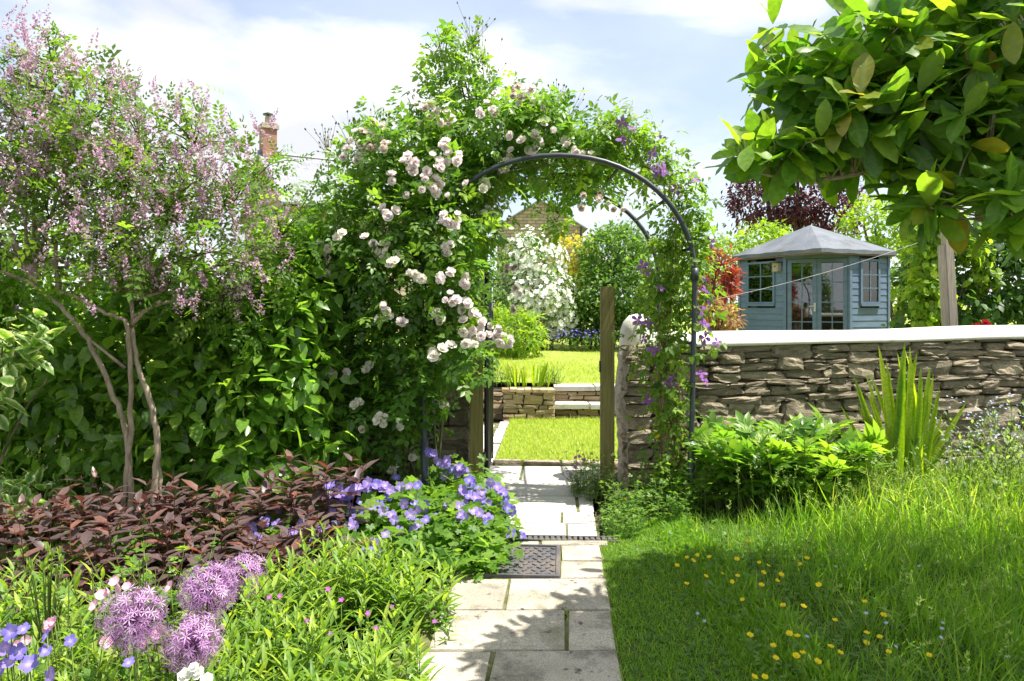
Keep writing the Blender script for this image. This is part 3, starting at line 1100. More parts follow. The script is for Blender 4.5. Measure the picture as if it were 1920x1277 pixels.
# rough mortared end of the wall at the gateway
mb = MB()
V, Q = [], []
zs = np.linspace(0, 1.13, 22)
ys = np.linspace(6.15, 6.62, 9)
for z in zs:
    for y in ys:
        edge = 0.03 if y in (ys[0], ys[-1]) else 0.0
        V.append((WX0 - 0.012 + edge + random.uniform(-0.018, 0.018) + 0.02 * math.sin(z * 7), y + random.uniform(-0.012, 0.012), z))
for j in range(len(zs) - 1):
    for i in range(len(ys) - 1):
        a = j * len(ys) + i
        Q.append((a, a + len(ys), a + len(ys) + 1, a + 1))
mb.add(V, None, Q)
mb.build('mortar_end', M['mortar'], wall)
# coping: smooth hump rising to the back
mb = MB()
prof = [(0.035, 0.0), (0.045, 0.02), (0.03, 0.045), (-0.06, 0.075), (-0.2, 0.1), (-0.36, 0.105), (-0.47, 0.08), (-0.5, 0.03), (-0.49, -0.01)]
us = np.linspace(0.36, WL, 44)
V, Q = [], []
k = len(prof)
for i, u in enumerate(us):
    p, a = wf(u)
    n = Vector((math.sin(a), -math.cos(a), 0))
    for j, (o_, z_) in enumerate(prof):
        q = p + n * (o_ + 0.002 * math.sin(u * 5 + j))
        V.append((q.x, q.y, wtop(u) + 0.006 + z_ * (1.0 + 0.08 * math.sin(u * 2.1)) + 0.002 * math.sin(u * 4 + 1)))
for i in range(len(us) - 1):
    for j in range(k):
        Q.append((i * k + j, i * k + (j + 1) % k, (i + 1) * k + (j + 1) % k, (i + 1) * k + j))
mb.add(V, [(0, j + 1, j) for j in range(1, k - 1)], Q)
mb.build('coping', M['coping'], wall)
# upright pale end stone
mb = MB()
V, Q = [], []
for j, (zz, hw) in enumerate(((1.09, 0.17), (1.2, 0.175), (1.3, 0.165), (1.37, 0.14), (1.42, 0.09), (1.435, 0.02))):
    for i in range(10):
        a = 2 * math.pi * i / 10
        V.append((1.08 + hw * math.cos(a) * 0.9 + random.uniform(-0.006, 0.006), 6.4 + 0.14 * (hw / 0.17) * math.sin(a), zz + random.uniform(-0.004, 0.004)))
for j in range(5):
    for i in range(10):
        Q.append((j * 10 + i, j * 10 + (i + 1) % 10, (j + 1) * 10 + (i + 1) % 10, (j + 1) * 10 + i))
mb.add(V, [(50, 50 + i, 51 + i) for i in range(1, 9)], Q)
mb.build('end_stone', M['coping'], wall)

# left wall stub behind the rose
lw = thing('gateside_wall', 'shaded stone wall end left of the gate, half hidden by the rose', 'wall', (-1.3, 6.4, 0))


def lf(u):
    return Vector((-2.4 + u, 6.2, 0)), 0.0


mb = MB()
mb.box((-1.39, 6.43, 0.55), (2.0, 0.36, 1.1))
mb.build('wall_core', M['core'], lw, False)
stone_run(lw, STN, lf, 0.0, 2.04, 0.0, lambda u: 1.15, (0.07, 0.12), (0.14, 0.34), 0.17, 0.009, 0.1, 0.03, R=random.Random(5))


def ef(u):
    return Vector((-0.36, 6.22 + u, 0)), math.pi / 2


stone_run(lw, STN, ef, 0.0, 0.42, 0.0, lambda u: 1.15, (0.07, 0.12), (0.14, 0.3), 0.14, 0.009, 0.1, 0.02, R=random.Random(6))

# retaining wall and steps beyond the lawn
rw = thing('retaining_wall', 'low honey coloured stone retaining wall with steps across the lawn', 'wall', (0.3, 9.9, 0))
mb = MB()
mb.box((-0.19, 10.1, UZ / 2 - 0.03), (0.6, 0.4, UZ - 0.02))
mb.box((-2.2, 10.2, UZ / 2 - 0.05), (3.6, 0.4, UZ - 0.06))
mb.box((0.23, 9.97, UZ / 2 - 0.02), (0.6, 0.68, UZ - 0.02))
mb.box((1.6, 10.18, UZ / 2 - 0.03), (2.2, 0.33, UZ - 0.05))
mb.box((1.0, 9.98, 0.09), (0.96, 0.36, 0.18))
mb.build('wall_core', M['core'], rw, False)
stone_run(rw, HON, lambda u: (Vector((-0.12 + u, 9.6, 0)), 0.0), 0.0, 0.67, 0.0, lambda u: UZ - 0.02, (0.045, 0.075), (0.09, 0.24), 0.1, 0.006, 0.1, 0.012, R=random.Random(21))
stone_run(rw, HON, lambda u: (Vector((0.55, 9.62 + u, 0)), math.pi / 2), 0.0, 0.5, 0.0, lambda u: UZ - 0.02, (0.045, 0.075), (0.09, 0.24), 0.1, 0.006, 0.1, 0.012, R=random.Random(22))
stone_run(rw, HON, lambda u: (Vector((-0.7 + u, 9.86, 0)), 0.0), 0.0, 0.58, 0.0, lambda u: UZ - 0.07, (0.045, 0.075), (0.09, 0.24), 0.1, 0.006, 0.05, 0.012, R=random.Random(23))
stone_run(rw, HON, lambda u: (Vector((0.56 + u, 9.78, 0)), 0.0), 0.0, 0.9, 0.0, lambda u: 0.165, (0.05, 0.075), (0.12, 0.26), 0.1, 0.006, 0.0, 0.01, R=random.Random(24))
stone_run(rw, HON, lambda u: (Vector((0.56 + u, 10.0, 0)), 0.0), 0.0, 1.6, 0.2, lambda u: 0.37, (0.045, 0.065), (0.1, 0.26), 0.1, 0.006, 0.0, 0.01, R=random.Random(25))
stone_run(rw, HON, lambda u: (Vector((1.46 + u, 9.84, 0)), 0.0), 0.0, 0.75, 0.0, lambda u: 0.38, (0.05, 0.08), (0.12, 0.28), 0.1, 0.006, 0.1, 0.01, R=random.Random(26))
for (x0, x1, y0, y1, z) in ((0.56, 1.0, 9.72, 10.0, 0.235), (1.02, 1.5, 9.72, 10.0, 0.23), (0.56, 1.1, 9.95, 10.3, UZ + 0.01), (1.12, 1.75, 9.95, 10.3, UZ + 0.015)):
    o = slab([(x0, y0, 0), (x1, y0, 0), (x1, y1, 0), (x0, y1, 0)], z, M['flag'], 'step_tread', rw, 0.012, 0.065, 0.012)
    o.location.z = 0
for i in range(7):
    x0 = -0.13 + i * 0.098
    o = slab([(x0, 9.58, 0), (x0 + 0.092, 9.58, 0), (x0 + 0.092, 9.8, 0), (x0, 9.8, 0)], UZ + 0.012 + random.uniform(-0.008, 0.008), M['honey'], 'cap_stone', rw, 0.01, 0.04, 0.008)
    o.location.z = 0

# ------------------------------------------------------------------ drain, inspection cover, posts, gate, arch
mc = thing('inspection_cover', 'dark iron inspection cover with raised studs set in the path', 'drain cover', path_pt(-0.06, 4.33))
RZ = Matrix.Rotation(-math.atan2(PD.x, PD.y), 3, 'Z')
mb = MB()
c0 = path_pt(-0.06, 4.325)
for (du, dv, sx, sy) in ((0, -0.255, 0.46, 0.02), (0, 0.255, 0.46, 0.02), (-0.22, 0, 0.02, 0.49), (0.22, 0, 0.02, 0.49)):
    q = c0 + PR * du + PD * dv
    mb.box((q.x, q.y, 0.019), (sx, sy, 0.045), RZ)
mb.build('frame', M['iron'], mc, False)
mb = MB()
mb.box((c0.x, c0.y, 0.014), (0.42, 0.49, 0.036), RZ)
mb.build('plate', M['iron'], mc, False)
mb = MB()
for i in range(8):
    for j in range(10):
        u = -0.18 + 0.051 * i + (0.012 if j % 2 else -0.012)
        v = -0.22 + 0.048 * j
        if i < 3 and j > 4:
            continue
        q = c0 + PR * u + PD * v
        a = 0.8 if (i + j) % 2 else -0.8
        R_ = RZ @ Matrix.Rotation(a, 3, 'Z')
        mb.box((q.x, q.y, 0.035), (0.03, 0.012, 0.008), R_)
mb.build('studs', M['iron'], mc, False, 'stuff')
for (u, v, sx, sy) in ((-0.12, 0.1, 0.13, 0.012), (-0.05, 0.08, 0.012, 0.17)):
    mb = MB()
    q = c0 + PR * u + PD * v
    mb.box((q.x, q.y, 0.036), (sx, sy, 0.01), RZ)
    mb.build('rib', M['iron'], mc, False)
mb = MB()
q = c0 + PR * -0.11 + PD * 0.16
mb.box((q.x, q.y, 0.033), (0.09, 0.05, 0.006), RZ)
mb.build('key_hole', M['black'], mc, False)

dr = thing('channel_drain', 'narrow black grated channel drain crossing the path', 'drain', path_pt(0.05, 4.745))
mb = MB()
q = path_pt(0.07, 4.745)
mb.box((q.x, q.y, 0.008), (0.95, 0.092, 0.02), RZ)
mb.build('channel', M['black'], dr, False)
for dv in (-0.043, 0.043):
    mb = MB()
    q = path_pt(0.07, 4.745) + PD * dv
    mb.box((q.x, q.y, 0.024), (0.95, 0.01, 0.02), RZ)
    mb.build('rail', M['iron'], dr, False)
mb = MB()
mb.box((0, 0, 0), (0.022, 0.08, 0.014), RZ)
bar = mesh_only(mb, 'grate_bar', M['iron'], False)
for i in range(26):
    q = path_pt(-0.38 + i * 0.036, 4.745)
    child(bar, 'grate_bar', dr, (q.x, q.y, 0.026))


def gate_post(x, y, h, label, lean=0.0):
    t = thing('gate_post', label, 'post', (x, y, 0), 'gate posts')
    bm = bmesh.new()
    bmesh.ops.create_cube(bm, size=1)
    for v in bm.verts:
        v.co = Vector((v.co.x * 0.106 + lean * (v.co.z + 0.5), v.co.y * 0.1, (v.co.z + 0.5) * (h + 0.1) - 0.1))
    bmesh.ops.bevel(bm, geom=bm.edges[:], offset=0.006, segments=2, affect='EDGES')
    me = bpy.data.meshes.new('post')
    bm.to_mesh(me); bm.free()
    me.materials.append(M['timber'])
    child(me, 'post', t, (x, y, 0))
    mb = MB()
    mb.tube([(x + 0.053, y + 0.0, 1.32), (x + 0.075, y + 0.0, 1.32)], 0.012, 8)
    if 'left' in label:
        mb.build('hinge_pin', M['black'], t)
        mb = MB()
        mb.tube([(x + 0.053, y + 0.0, 0.32), (x + 0.075, y + 0.0, 0.32)], 0.012, 8)
        mb.build('hinge_pin', M['black'], t)
    else:
        mb = MB()
        mb.box((x - 0.058, y, 1.02), (0.012, 0.05, 0.09))
        mb.build('latch_plate', M['black'], t, False)
    return t


gate_post(-0.285, 6.0, 1.66, 'brown square timber gate post, left of the path by the iron gate')
gate_post(0.765, 6.0, 1.66, 'olive square timber gate post, right of the path, standing free')

gt = thing('garden_gate', 'black iron gate swung open edge-on beside the left post', 'gate', (-0.2, 6.05, 0.05))
gx, gy0, gy1, gz0, gz1 = -0.205, 6.05, 7.0, 0.08, 1.78
for nm, pts, r in (('hinge_stile', [(gx, gy0, gz0), (gx, gy0, gz1)], 0.021), ('latch_stile', [(gx + 0.015, gy1, gz0), (gx + 0.015, gy1, gz1)], 0.016),
                   ('top_rail', [(gx, gy0, gz1 - 0.02), (gx + 0.015, gy1, gz1 - 0.02)], 0.013), ('middle_rail', [(gx, gy0, 1.0), (gx + 0.015, gy1, 1.0)], 0.011),
                   ('bottom_rail', [(gx, gy0, gz0 + 0.06), (gx + 0.015, gy1, gz0 + 0.06)], 0.013)):
    mb = MB()
    mb.tube(pts, r, 8)
    mb.build(nm, M['black'], gt)
for i in range(7):
    t_ = (i + 1) / 8
    mb = MB()
    mb.tube([(gx + 0.015 * t_, gy0 + (gy1 - gy0) * t_, gz0 + 0.06), (gx + 0.015 * t_, gy0 + (gy1 - gy0) * t_, gz1 - 0.02)], 0.006, 6)
    mb.build('bar', M['black'], gt)

AC, AF, AB = 0.335, 5.45, 6.78
ah = thing('garden_arch', 'dark painted tubular metal arch spanning the gateway, carrying the climbers', 'arch', (AC, (AF + AB) / 2, 0))


def hoop(y, hw_t=1.0, hw_b=0.965, spring=1.72, apex=2.605):
    pts = []
    for z in np.linspace(0, spring, 8):
        pts.append((AC - hw_b - (hw_t - hw_b) * z / spring, y, z))
    for i in range(1, 28):
        a = math.pi * i / 28
        c = math.cos(a)
        pts.append((AC - hw_t * (abs(c) ** 0.96) * (1 if c > 0 else -1), y, spring + (apex - spring) * math.sin(a) ** 0.96))
    for z in np.linspace(spring, 0, 8):
        pts.append((AC + hw_b + (hw_t - hw_b) * z / spring - 0.0, y, z))
    return pts


for y in (AF, AB):
    pts = hoop(y)
    mb = MB()
    mb.tube(pts, 0.0195, 12)
    mb.build('hoop', M['tube'], ah)
    for sgn in (-1, 1):
        mb = MB()
        xb = AC + sgn * 0.965
        mb.tube([(xb, y, -0.05), (xb + sgn * 0.009, y, 0.52)], 0.027, 10)
        mb.build('ground_sleeve', M['tube'], ah)
        mb = MB()
        xb = AC + sgn * 1.0
        mb.tube([(xb - sgn * 0.001, y, 1.69), (xb, y, 1.78)], 0.029, 10)
        mb.build('collar', M['tube'], ah)
hp = hoop(AF)
for i in (2, 5, 9, 13, 17, 21, 25, 29, 33, 37, 40):
    a = hp[i]
    mb = MB()
    mb.tube([(a[0], AF, a[2]), (a[0], AB, a[2])], 0.0125, 8)
    mb.build('cross_bar', M['tube'], ah)

# ------------------------------------------------------------------ summerhouse
SA, SB = Vector((-0.42, 0.907, 0)).normalized(), Vector((0.907, 0.42, 0)).normalized()
C0 = Vector((6.22, 15.0, 0))
SZ = 0.47
sh = thing('summerhouse', 'blue painted timber corner summerhouse with glazed double doors and grey felt roof', 'summerhouse', C0 + (SA + SB) * 1.1 + Vector((0, 0, SZ)))
EZ, AZ = 2.68, 3.32
C1 = C0 + (SA + SB) * 0.12
TL, TU, LL, LR = 0.98, 0.82, 2.36, 1.95
pL0, pL1 = C1 + SA * LL, C1 + SA * TL
pR0, pR1 = C1 + SB * TU, C1 + SB * LR
pBk = C1 + SA * LL + SB * LR


def frame_on(p0, p1):
    d = (p1 - p0)
    L = d.length
    d = d / L
    n = Vector((d.y, -d.x, 0))
    return p0, d, n, L


def pbox(parent, name, F, u0, u1, z0, z1, d0, d1, mat):
    p0, d, n, L = F
    mb = MB()
    R_ = Matrix((d, -n, Vector((0, 0, 1)))).transposed()
    c = p0 + d * (u0 + u1) / 2 + n * (d0 + d1) / 2
    mb.box((c.x, c.y, (z0 + z1) / 2), (abs(u1 - u0), abs(d1 - d0), abs(z1 - z0)), R_)
    return mb.build(name, mat, parent, False)


def boards(F, holes, z0=SZ + 0.06, z1=EZ - 0.08, pitch=0.135):
    p0, d, n, L = F
    z = z0
    while z < z1 - 0.02:
        zt = min(z + pitch, z1)
        segs = [(0.03, L - 0.03)]
        for (a, b, lo, hi) in holes:
            if zt > lo + 0.01 and z < hi - 0.01:
                segs = [(s0, min(s1, a)) for s0, s1 in segs if min(s1, a) - s0 > 0.02] + [(max(s0, b), s1) for s0, s1 in segs if s1 - max(s0, b) > 0.02]
        for s0, s1 in segs:
            mb = MB()
            V = []
            for uu in (s0, s1):
                for (dd, zz) in ((-0.02, z + 0.001), (0.014, z + 0.001), (0.004, zt - 0.001), (-0.02, zt - 0.001)):
                    q = p0 + d * uu + n * dd
                    V.append((q.x, q.y, zz))
            mb.add(V, None, [(0, 1, 2, 3), (7, 6, 5, 4), (0, 4, 5, 1), (1, 5, 6, 2), (2, 6, 7, 3), (3, 7, 4, 0)])
            mb.build('board', M['bluepaint'], sh, False)
        z = zt


def window(F, u0, u1, z0, z1, cols, rows_, tilt=False):
    wn = pbox(sh, 'window', F, u0 - 0.03, u1 + 0.03, z0 - 0.05, z0, -0.02, 0.06, M['bluepaint'])
    for a, b, c, d_ in ((u0 - 0.03, u0 + 0.025, z0, z1), (u1 - 0.025, u1 + 0.03, z0, z1), (u0 + 0.025, u1 - 0.025, z1 - 0.045, z1), (u0 + 0.025, u1 - 0.025, z0, z0 + 0.045)):
        pbox(wn, 'frame', F, a, b, c, d_, -0.01, 0.04, M['bluepaint'])
    wi, he = (u1 - u0 - 0.05), (z1 - z0 - 0.09)
    for i in range(1, cols):
        uu = u0 + 0.025 + wi * i / cols
        pbox(wn, 'glazing_bar', F, uu - 0.012, uu + 0.012, z0 + 0.045, z1 - 0.045, 0.006, 0.032, M['bluepaint'])
    for j in range(1, rows_):
        zz = z0 + 0.045 + he * j / rows_
        pbox(wn, 'glazing_bar', F, u0 + 0.025, u1 - 0.025, zz - 0.012, zz + 0.012, 0.008, 0.030, M['bluepaint'])
    for i in range(cols):
        for j in range(rows_):
            pbox(wn, 'pane', F, u0 + 0.03 + wi * i / cols, u0 + 0.02 + wi * (i + 1) / cols, z0 + 0.05 + he * j / rows_, z0 + 0.04 + he * (j + 1) / rows_, 0.014, 0.018, M['glass'])
    return wn


FL = frame_on(pL0, pL1)
FD = frame_on(pL1, pR0)
FR = frame_on(pR0, pR1)
wz0, wz1 = 1.56, 2.5
lw0, lw1 = 0.28, 1.08
boards(FL, [(lw0 - 0.03, lw1 + 0.03, wz0 - 0.05, wz1)])
window(FL, lw0, lw1, wz0, wz1, 2, 3)
rw0, rw1 = 0.3, 0.82
boards(FR, [(rw0 - 0.03, rw1 + 0.03, wz0 - 0.05, wz1)])
window(FR, rw0, rw1, wz0, wz1, 2, 3)
for F in (FL, FD, FR):
    pbox(sh, 'corner_post', F, -0.035, 0.03, SZ, EZ - 0.06, -0.03, 0.03, M['bluepaint'])
    pbox(sh, 'head_board', F, 0.03, F[3] - 0.03, EZ - 0.16 if F is FD else EZ - 0.08, EZ - 0.02, -0.02, 0.026, M['bluepaint'])
pbox(sh, 'corner_post', FR, FR[3] - 0.03, FR[3] + 0.03, SZ, EZ - 0.06, -0.03, 0.03, M['bluepaint'])
for F in (frame_on(pR1, pBk), frame_on(pBk, pL0)):
    pbox(sh, 'back_wall', F, 0, F[3], SZ, EZ - 0.03, -0.03, 0.0, M['interior'])
mb = MB()
mb.prism([tuple(pL0)[:2], tuple(pL1)[:2], tuple(pR0)[:2], tuple(pR1)[:2], tuple(pBk)[:2]], SZ - 0.15, SZ + 0.05)
mb.build('floor', M['interior'], sh, False)
hw = FD[3] / 2
for k in range(2):
    u0, u1 = (0.05, hw - 0.004) if k == 0 else (hw + 0.004, FD[3] - 0.05)
    z0, z1 = SZ + 0.05, EZ - 0.17
    dn = pbox(sh, 'door', FD, u0, u1, z0, z0 + 0.24, -0.018, 0.02, M['bluepaint'])
    for a, b, c, d_ in ((u0, u0 + 0.085, z0 + 0.24, z1), (u1 - 0.085, u1, z0 + 0.24, z1), (u0 + 0.085, u1 - 0.085, z1 - 0.08, z1)):
        pbox(dn, 'frame', FD, a, b, c, d_, -0.018, 0.02, M['bluepaint'])
    gw, gh = (u1 - u0 - 0.17), (z1 - z0 - 0.32)
    for j in range(1, 4):
        zz = z0 + 0.24 + gh * j / 4
        pbox(dn, 'glazing_bar', FD, u0 + 0.085, u1 - 0.085, zz - 0.011, zz + 0.011, -0.012, 0.014, M['bluepaint'])
    um = (u0 + u1) / 2
    pbox(dn, 'glazing_bar', FD, um - 0.011, um + 0.011, z0 + 0.24, z1 - 0.08, -0.01, 0.016, M['bluepaint'])
    for i in range(2):
        for j in range(4):
            a0 = u0 + 0.085 if i == 0 else um + 0.011
            a1 = um - 0.011 if i == 0 else u1 - 0.085
            pbox(dn, 'pane', FD, a0, a1, z0 + 0.251 + gh * j / 4, z0 + 0.229 + gh * (j + 1) / 4, -0.003, 0.002, M['glass'])
    if k == 0:
        pbox(dn, 'handle_plate', FD, u1 - 0.06, u1 - 0.02, 1.4, 1.58, 0.02, 0.028, M['chrome'])
        pbox(dn, 'handle', FD, u1 - 0.15, u1 - 0.03, 1.5, 1.52, 0.045, 0.062, M['chrome'])
# curtains
for F, a, b in ((FR, rw0 - 0.05, rw1 + 0.05), (FL, lw0 - 0.06, lw0 + 0.12)):
    mb = MB()
    p0, d, n, L = F
    V, Q = [], []
    m_ = 30
    for i in range(m_ + 1):
        uu = a + (b - a) * i / m_
        dd = -0.14 + 0.035 * math.sin(i * 1.3)
        q = p0 + d * uu + n * dd
        V += [(q.x, q.y, wz0 - 0.1), (q.x, q.y, wz1 + 0.05)]
    for i in range(m_):
        Q.append((2 * i, 2 * i + 2, 2 * i + 3, 2 * i + 1))
    mb.add(V, None, Q)
    mb.build('curtain', M['curtain'], sh)
# roof: four felt planes with a turned-down edge
rc = [C0, C0 + SB * 2.17, C0 + SA * 2.62 + SB * 2.17, C0 + SA * 2.62]
ap = sum(rc, Vector()) / 4
for i in range(4):
    a, b = rc[i], rc[(i + 1) % 4]
    mb = MB()
    V, T, Q = [], [], []
    m_, rr = 12, 6
    for j in range(rr + 1):
        for k in range(m_ + 1):
            e = a.lerp(b, k / m_)
            p = e.lerp(ap, j / rr)
            zz = EZ + (AZ - EZ) * j / rr + 0.008 * math.sin(k * 2.1 + i) * (1 - j / rr) * (0.4 if k in (0, m_) else 1)
            V.append((p.x, p.y, zz))
    w_ = m_ + 1
    for j in range(rr):
        for k in range(m_):
            q0 = j * w_ + k
            Q.append((q0, q0 + 1, q0 + w_ + 1, q0 + w_))
    base = len(V)
    for k in range(m_ + 1):
        e = a.lerp(b, k / m_)
        V.append((e.x, e.y, EZ - 0.085 + 0.008 * math.sin(k * 1.7 + i)))
    for k in range(m_):
        Q.append((base + k, base + k + 1, k + 1, k))
    mb.add(V, None, Q)
    mb.build('roof_felt', M['felt'], sh, False)
    F = frame_on(a, b)
    pbox(sh, 'eave_batten', F, 0.02, F[3] - 0.02, EZ - 0.115, EZ - 0.07, -0.05, -0.012, M['gutter'])
    mb = MB()
    V = [tuple(a), tuple(b), tuple(ap)]
mb = MB()
mb.prism([tuple(r.lerp(ap, 0.02))[:2] for r in rc], EZ - 0.07, EZ - 0.05)
mb.build('soffit', M['gutter'], sh, False)
# bird box under the eave
p0, d, n, L = FL
bb = thing('bird_box', 'small wooden bird box with sloped roof under the summerhouse eave', 'bird box', p0 + d * 1.22 + n * 0.03 + Vector((0, 0, 2.3)))
pbox(bb, 'box', FL, 1.14, 1.3, 2.26, 2.44, 0.025, 0.13, M['oldwood'])
o = pbox(bb, 'roof', FL, 1.11, 1.33, 2.45, 2.475, 0.02, 0.18, M['bark2'])
mb = MB()
q = p0 + d * 1.22 + n * 0.131
q2 = p0 + d * 1.22 + n * 0.134
mb.tube([(q.x, q.y, 2.37), (q2.x, q2.y, 2.37)], 0.018, 10)
mb.build('entrance_hole', M['black'], bb, False)

# ------------------------------------------------------------------ washing line and its post
wp = thing('washing_post', 'weathered grey wooden post with a shorter batten, behind the white coping', 'post', (4.84, 8.2, 0))
for nm, x0, x1, y_, top in (('post', 0.0, 0.085, 8.2, 2.42), ('batten', -0.052, 0.0, 8.2, 2.17)):
    mb = MB()
    V = []
    for z in (0, top):
        lx = 4.86 - 0.055 * z
        for (a, b) in ((x0, -0.045), (x1, -0.045), (x1, 0.045), (x0, 0.045)):
            V.append((lx + a, y_ + b * (1 if nm == 'post' else 0.8), z))
    mb.add(V, None, [(0, 1, 5, 4), (1, 2, 6, 5), (2, 3, 7, 6), (3, 0, 4, 7), (4, 5, 6, 7), (3, 2, 1, 0)])
    mb.build(nm, M['oldwood'], wp, False)
pts = []
a, b = Vector((4.73, 8.2, 2.3)), Vector((2.1, 8.3, 1.55))
for i in range(13):
    t_ = i / 12
    p = a.lerp(b, t_)
    p.z -= 0.12 * 4 * t_ * (1 - t_) * 0.5
    pts.append(p)
mb = MB()
mb.tube(pts, 0.0018, 5)
tag(mb.build('washing_line', M['wire'], None, True, None, (4.73, 8.2, 2.3)), 'thin pale washing line stretched from the wooden post across the summerhouse', 'line')

# ------------------------------------------------------------------ houses
M['slate'] = brickmat('slate_roof', (0.20, 0.21, 0.235), (0.25, 0.26, 0.285), (0.12, 0.125, 0.14), 1.0, 0.32, 0.22, 0.01, 0.5, 0.3, 0.45)
M['rubble'] = brickmat('rubble_stone', (0.30, 0.24, 0.175), (0.40, 0.325, 0.245), (0.19, 0.155, 0.12), 1.0, 0.62, 0.24, 0.03, 0.5, 0.8, rot=(math.radians(90), 0, 0))
M['redbrick'] = brickmat('red_brick', (0.30, 0.12, 0.075), (0.38, 0.17, 0.10), (0.26, 0.2, 0.16), 1.0, 0.22, 0.075, 0.01, 0.5, 0.4, rot=(math.radians(90), 0, 0))


def house(name, label, ridge0, rd, L, half, zr, ze, chim=None, gable_win=False, z0=0.0):
    """ridge0: ridge start (x,y); rd: ridge direction; half: half width; mesh in local coords so the textures follow the walls"""
    rd = Vector((rd[0], rd[1], 0)).normalized()
    ang = math.atan2(rd.y, rd.x)
    t = thing(name, label, 'house', (ridge0[0], ridge0[1], z0))
    t.rotation_euler = (0, 0, ang)

    def loc(mb, nm, mat, parent=t):
        keep = ORG[parent.name]
        ORG[parent.name] = (0, 0, 0)
        o = mb.build(nm, mat, parent, False)
        ORG[parent.name] = keep
        ORG[o.name] = (0, 0, 0)
        return o
    zr, ze = zr - z0, ze - z0
    mb = MB()
    V = [(0, -half, 0), (L, -half, 0), (L, half, 0), (0, half, 0), (0, -half, ze), (L, -half, ze), (L, half, ze), (0, half, ze), (0, 0, zr), (L, 0, zr)]
    mb.add(V, [(4, 8, 7), (5, 6, 9)], [(0, 1, 5, 4), (2, 3, 7, 6), (1, 2, 6, 5), (3, 0, 4, 7)])
    wl = loc(mb, 'wall', M['rubble'])
    sl_ = math.hypot(half, zr - ze)
    for sgn in (-1, 1):
        mb = MB()
        e = 0.25
        dz = (zr - ze) / half
        for th0, th1 in ((0.02, 0.12),):
            a = [(-0.18, sgn * (half + e), ze - e * dz + th0), (L + 0.18, sgn * (half + e), ze - e * dz + th0), (L + 0.18, 0, zr + th0), (-0.18, 0, zr + th0)]
            b = [(x_, y_, z_ + th1 - th0) for x_, y_, z_ in a]
        mb.add(a + b, None, [(0, 1, 2, 3), (7, 6, 5, 4), (0, 4, 5, 1), (1, 5, 6, 2), (2, 6, 7, 3), (3, 7, 4, 0)])
        loc(mb, 'roof', M['slate'])
        mb = MB()
        yq = sgn * (half + e + 0.06)
        mb.tube([(-0.1, yq, ze - e * dz + 0.04), (L + 0.1, yq, ze - e * dz + 0.04)], 0.06, 8)
        loc(mb, 'gutter', M['black'])
    mb = MB()
    mb.tube([(-0.18, 0, zr + 0.12), (L + 0.18, 0, zr + 0.12)], 0.09, 8)
    loc(mb, 'ridge_tile', M['slate'])
    if chim:
        cx, cw, ch = chim
        mb = MB()
        mb.box((cx, 0, zr + ch / 2 - 0.4), (cw, cw * 1.25, ch + 0.8))
        ck = loc(mb, 'chimney', M['redbrick'])
        mb = MB()
        mb.box((cx, 0, zr + ch + 0.07), (cw + 0.14, cw * 1.25 + 0.14, 0.14))
        mb.box((cx, 0, zr + ch + 0.17), (cw + 0.05, cw * 1.25 + 0.05, 0.07))
        loc(mb, 'chimney_cap', M['mortar'], ck)
        mb = MB()
        mb.tube([(cx, 0, zr + ch + 0.2), (cx, 0, zr + ch + 0.5), ], [0.13, 0.11], 10)
        loc(mb, 'chimney_pot', M['mortar'], ck)
        mb = MB()
        mb.tube([(cx, 0, zr + ch + 0.56), (cx, 0, zr + ch + 0.6), (cx, 0, zr + ch + 0.66)], [0.2, 0.19, 0.03], 10)
        mb.tube([(cx, 0, zr + ch + 0.48), (cx, 0, zr + ch + 0.58)], 0.03, 6)
        loc(mb, 'cowl', M['black'], ck)
    if gable_win:
        mb = MB()
        mb.tube([(-0.08, -half + 0.12, 0), (-0.08, -half + 0.12, ze)], 0.06, 8)
        loc(mb, 'downpipe', M['black'])
    return t


house('chimney_house', 'stone house with pale slate roof and red brick chimney, behind the flowering shrub', (-9.35, 28.0), (0.85, 0.53), 7.5, 3.0, 7.15, 5.1, (0.2, 0.5, 1.0), z0=0.4)
house('gabled_house', 'far stone house showing its gable end under the arch', (2.05, 55.0), (0.0, 1.0), 12, 3.15, 9.3, 7.35, None, True, z0=0.4)

# ------------------------------------------------------------------ far planting
def shrub(name, label, cat, base, bl, n, per, sig, tm, size, mat, hang=0.3, group=None, stems=6, bark='bark2', shell=0.4, front=0.25, r0=0.03, bm_mat=None, zmin=0.05, wid=None, up=0.7):
    t = thing(name, label, cat, base, group)
    pos, nn, tint, C, Nn = crown(bl, n, per, sig, shell, front, zmin)
    ax, upv = orient(nn, hang, up)
    mb = MB()
    mb.inst(tm, pos, ax, upv, sizes(len(pos), size), tint, wid, own=(tm is VARI))
    mb.build('foliage', mat, t, True, 'stuff')
    mb = MB()
    cs = np.array(bl)[:, :3]
    b0 = np.array(base)
    for i in range(min(stems, max(1, len(cs) * 2))):
        c = cs[i % len(cs)] + rng.normal(size=3) * 0.1
        mb.tube(bez(b0 + np.array([rng.normal() * 0.08, rng.normal() * 0.08, -0.03]), c, 0.1, 6, 0.1), np.linspace(r0, r0 * 0.4, 6), 6)
    mid = [b0 * 0.4 + c * 0.6 for c in cs] + list(cs)
    k = min(50, len(C))
    branch_to(mb, mid, C[rng.choice(len(C), k, replace=False)] * 0.97 + 0.03 * cs.mean(0), r0 * 0.3, r0 * 0.1, 4)
    mb.build('branch', bm_mat or M[bark], t)
    return t, pos, nn


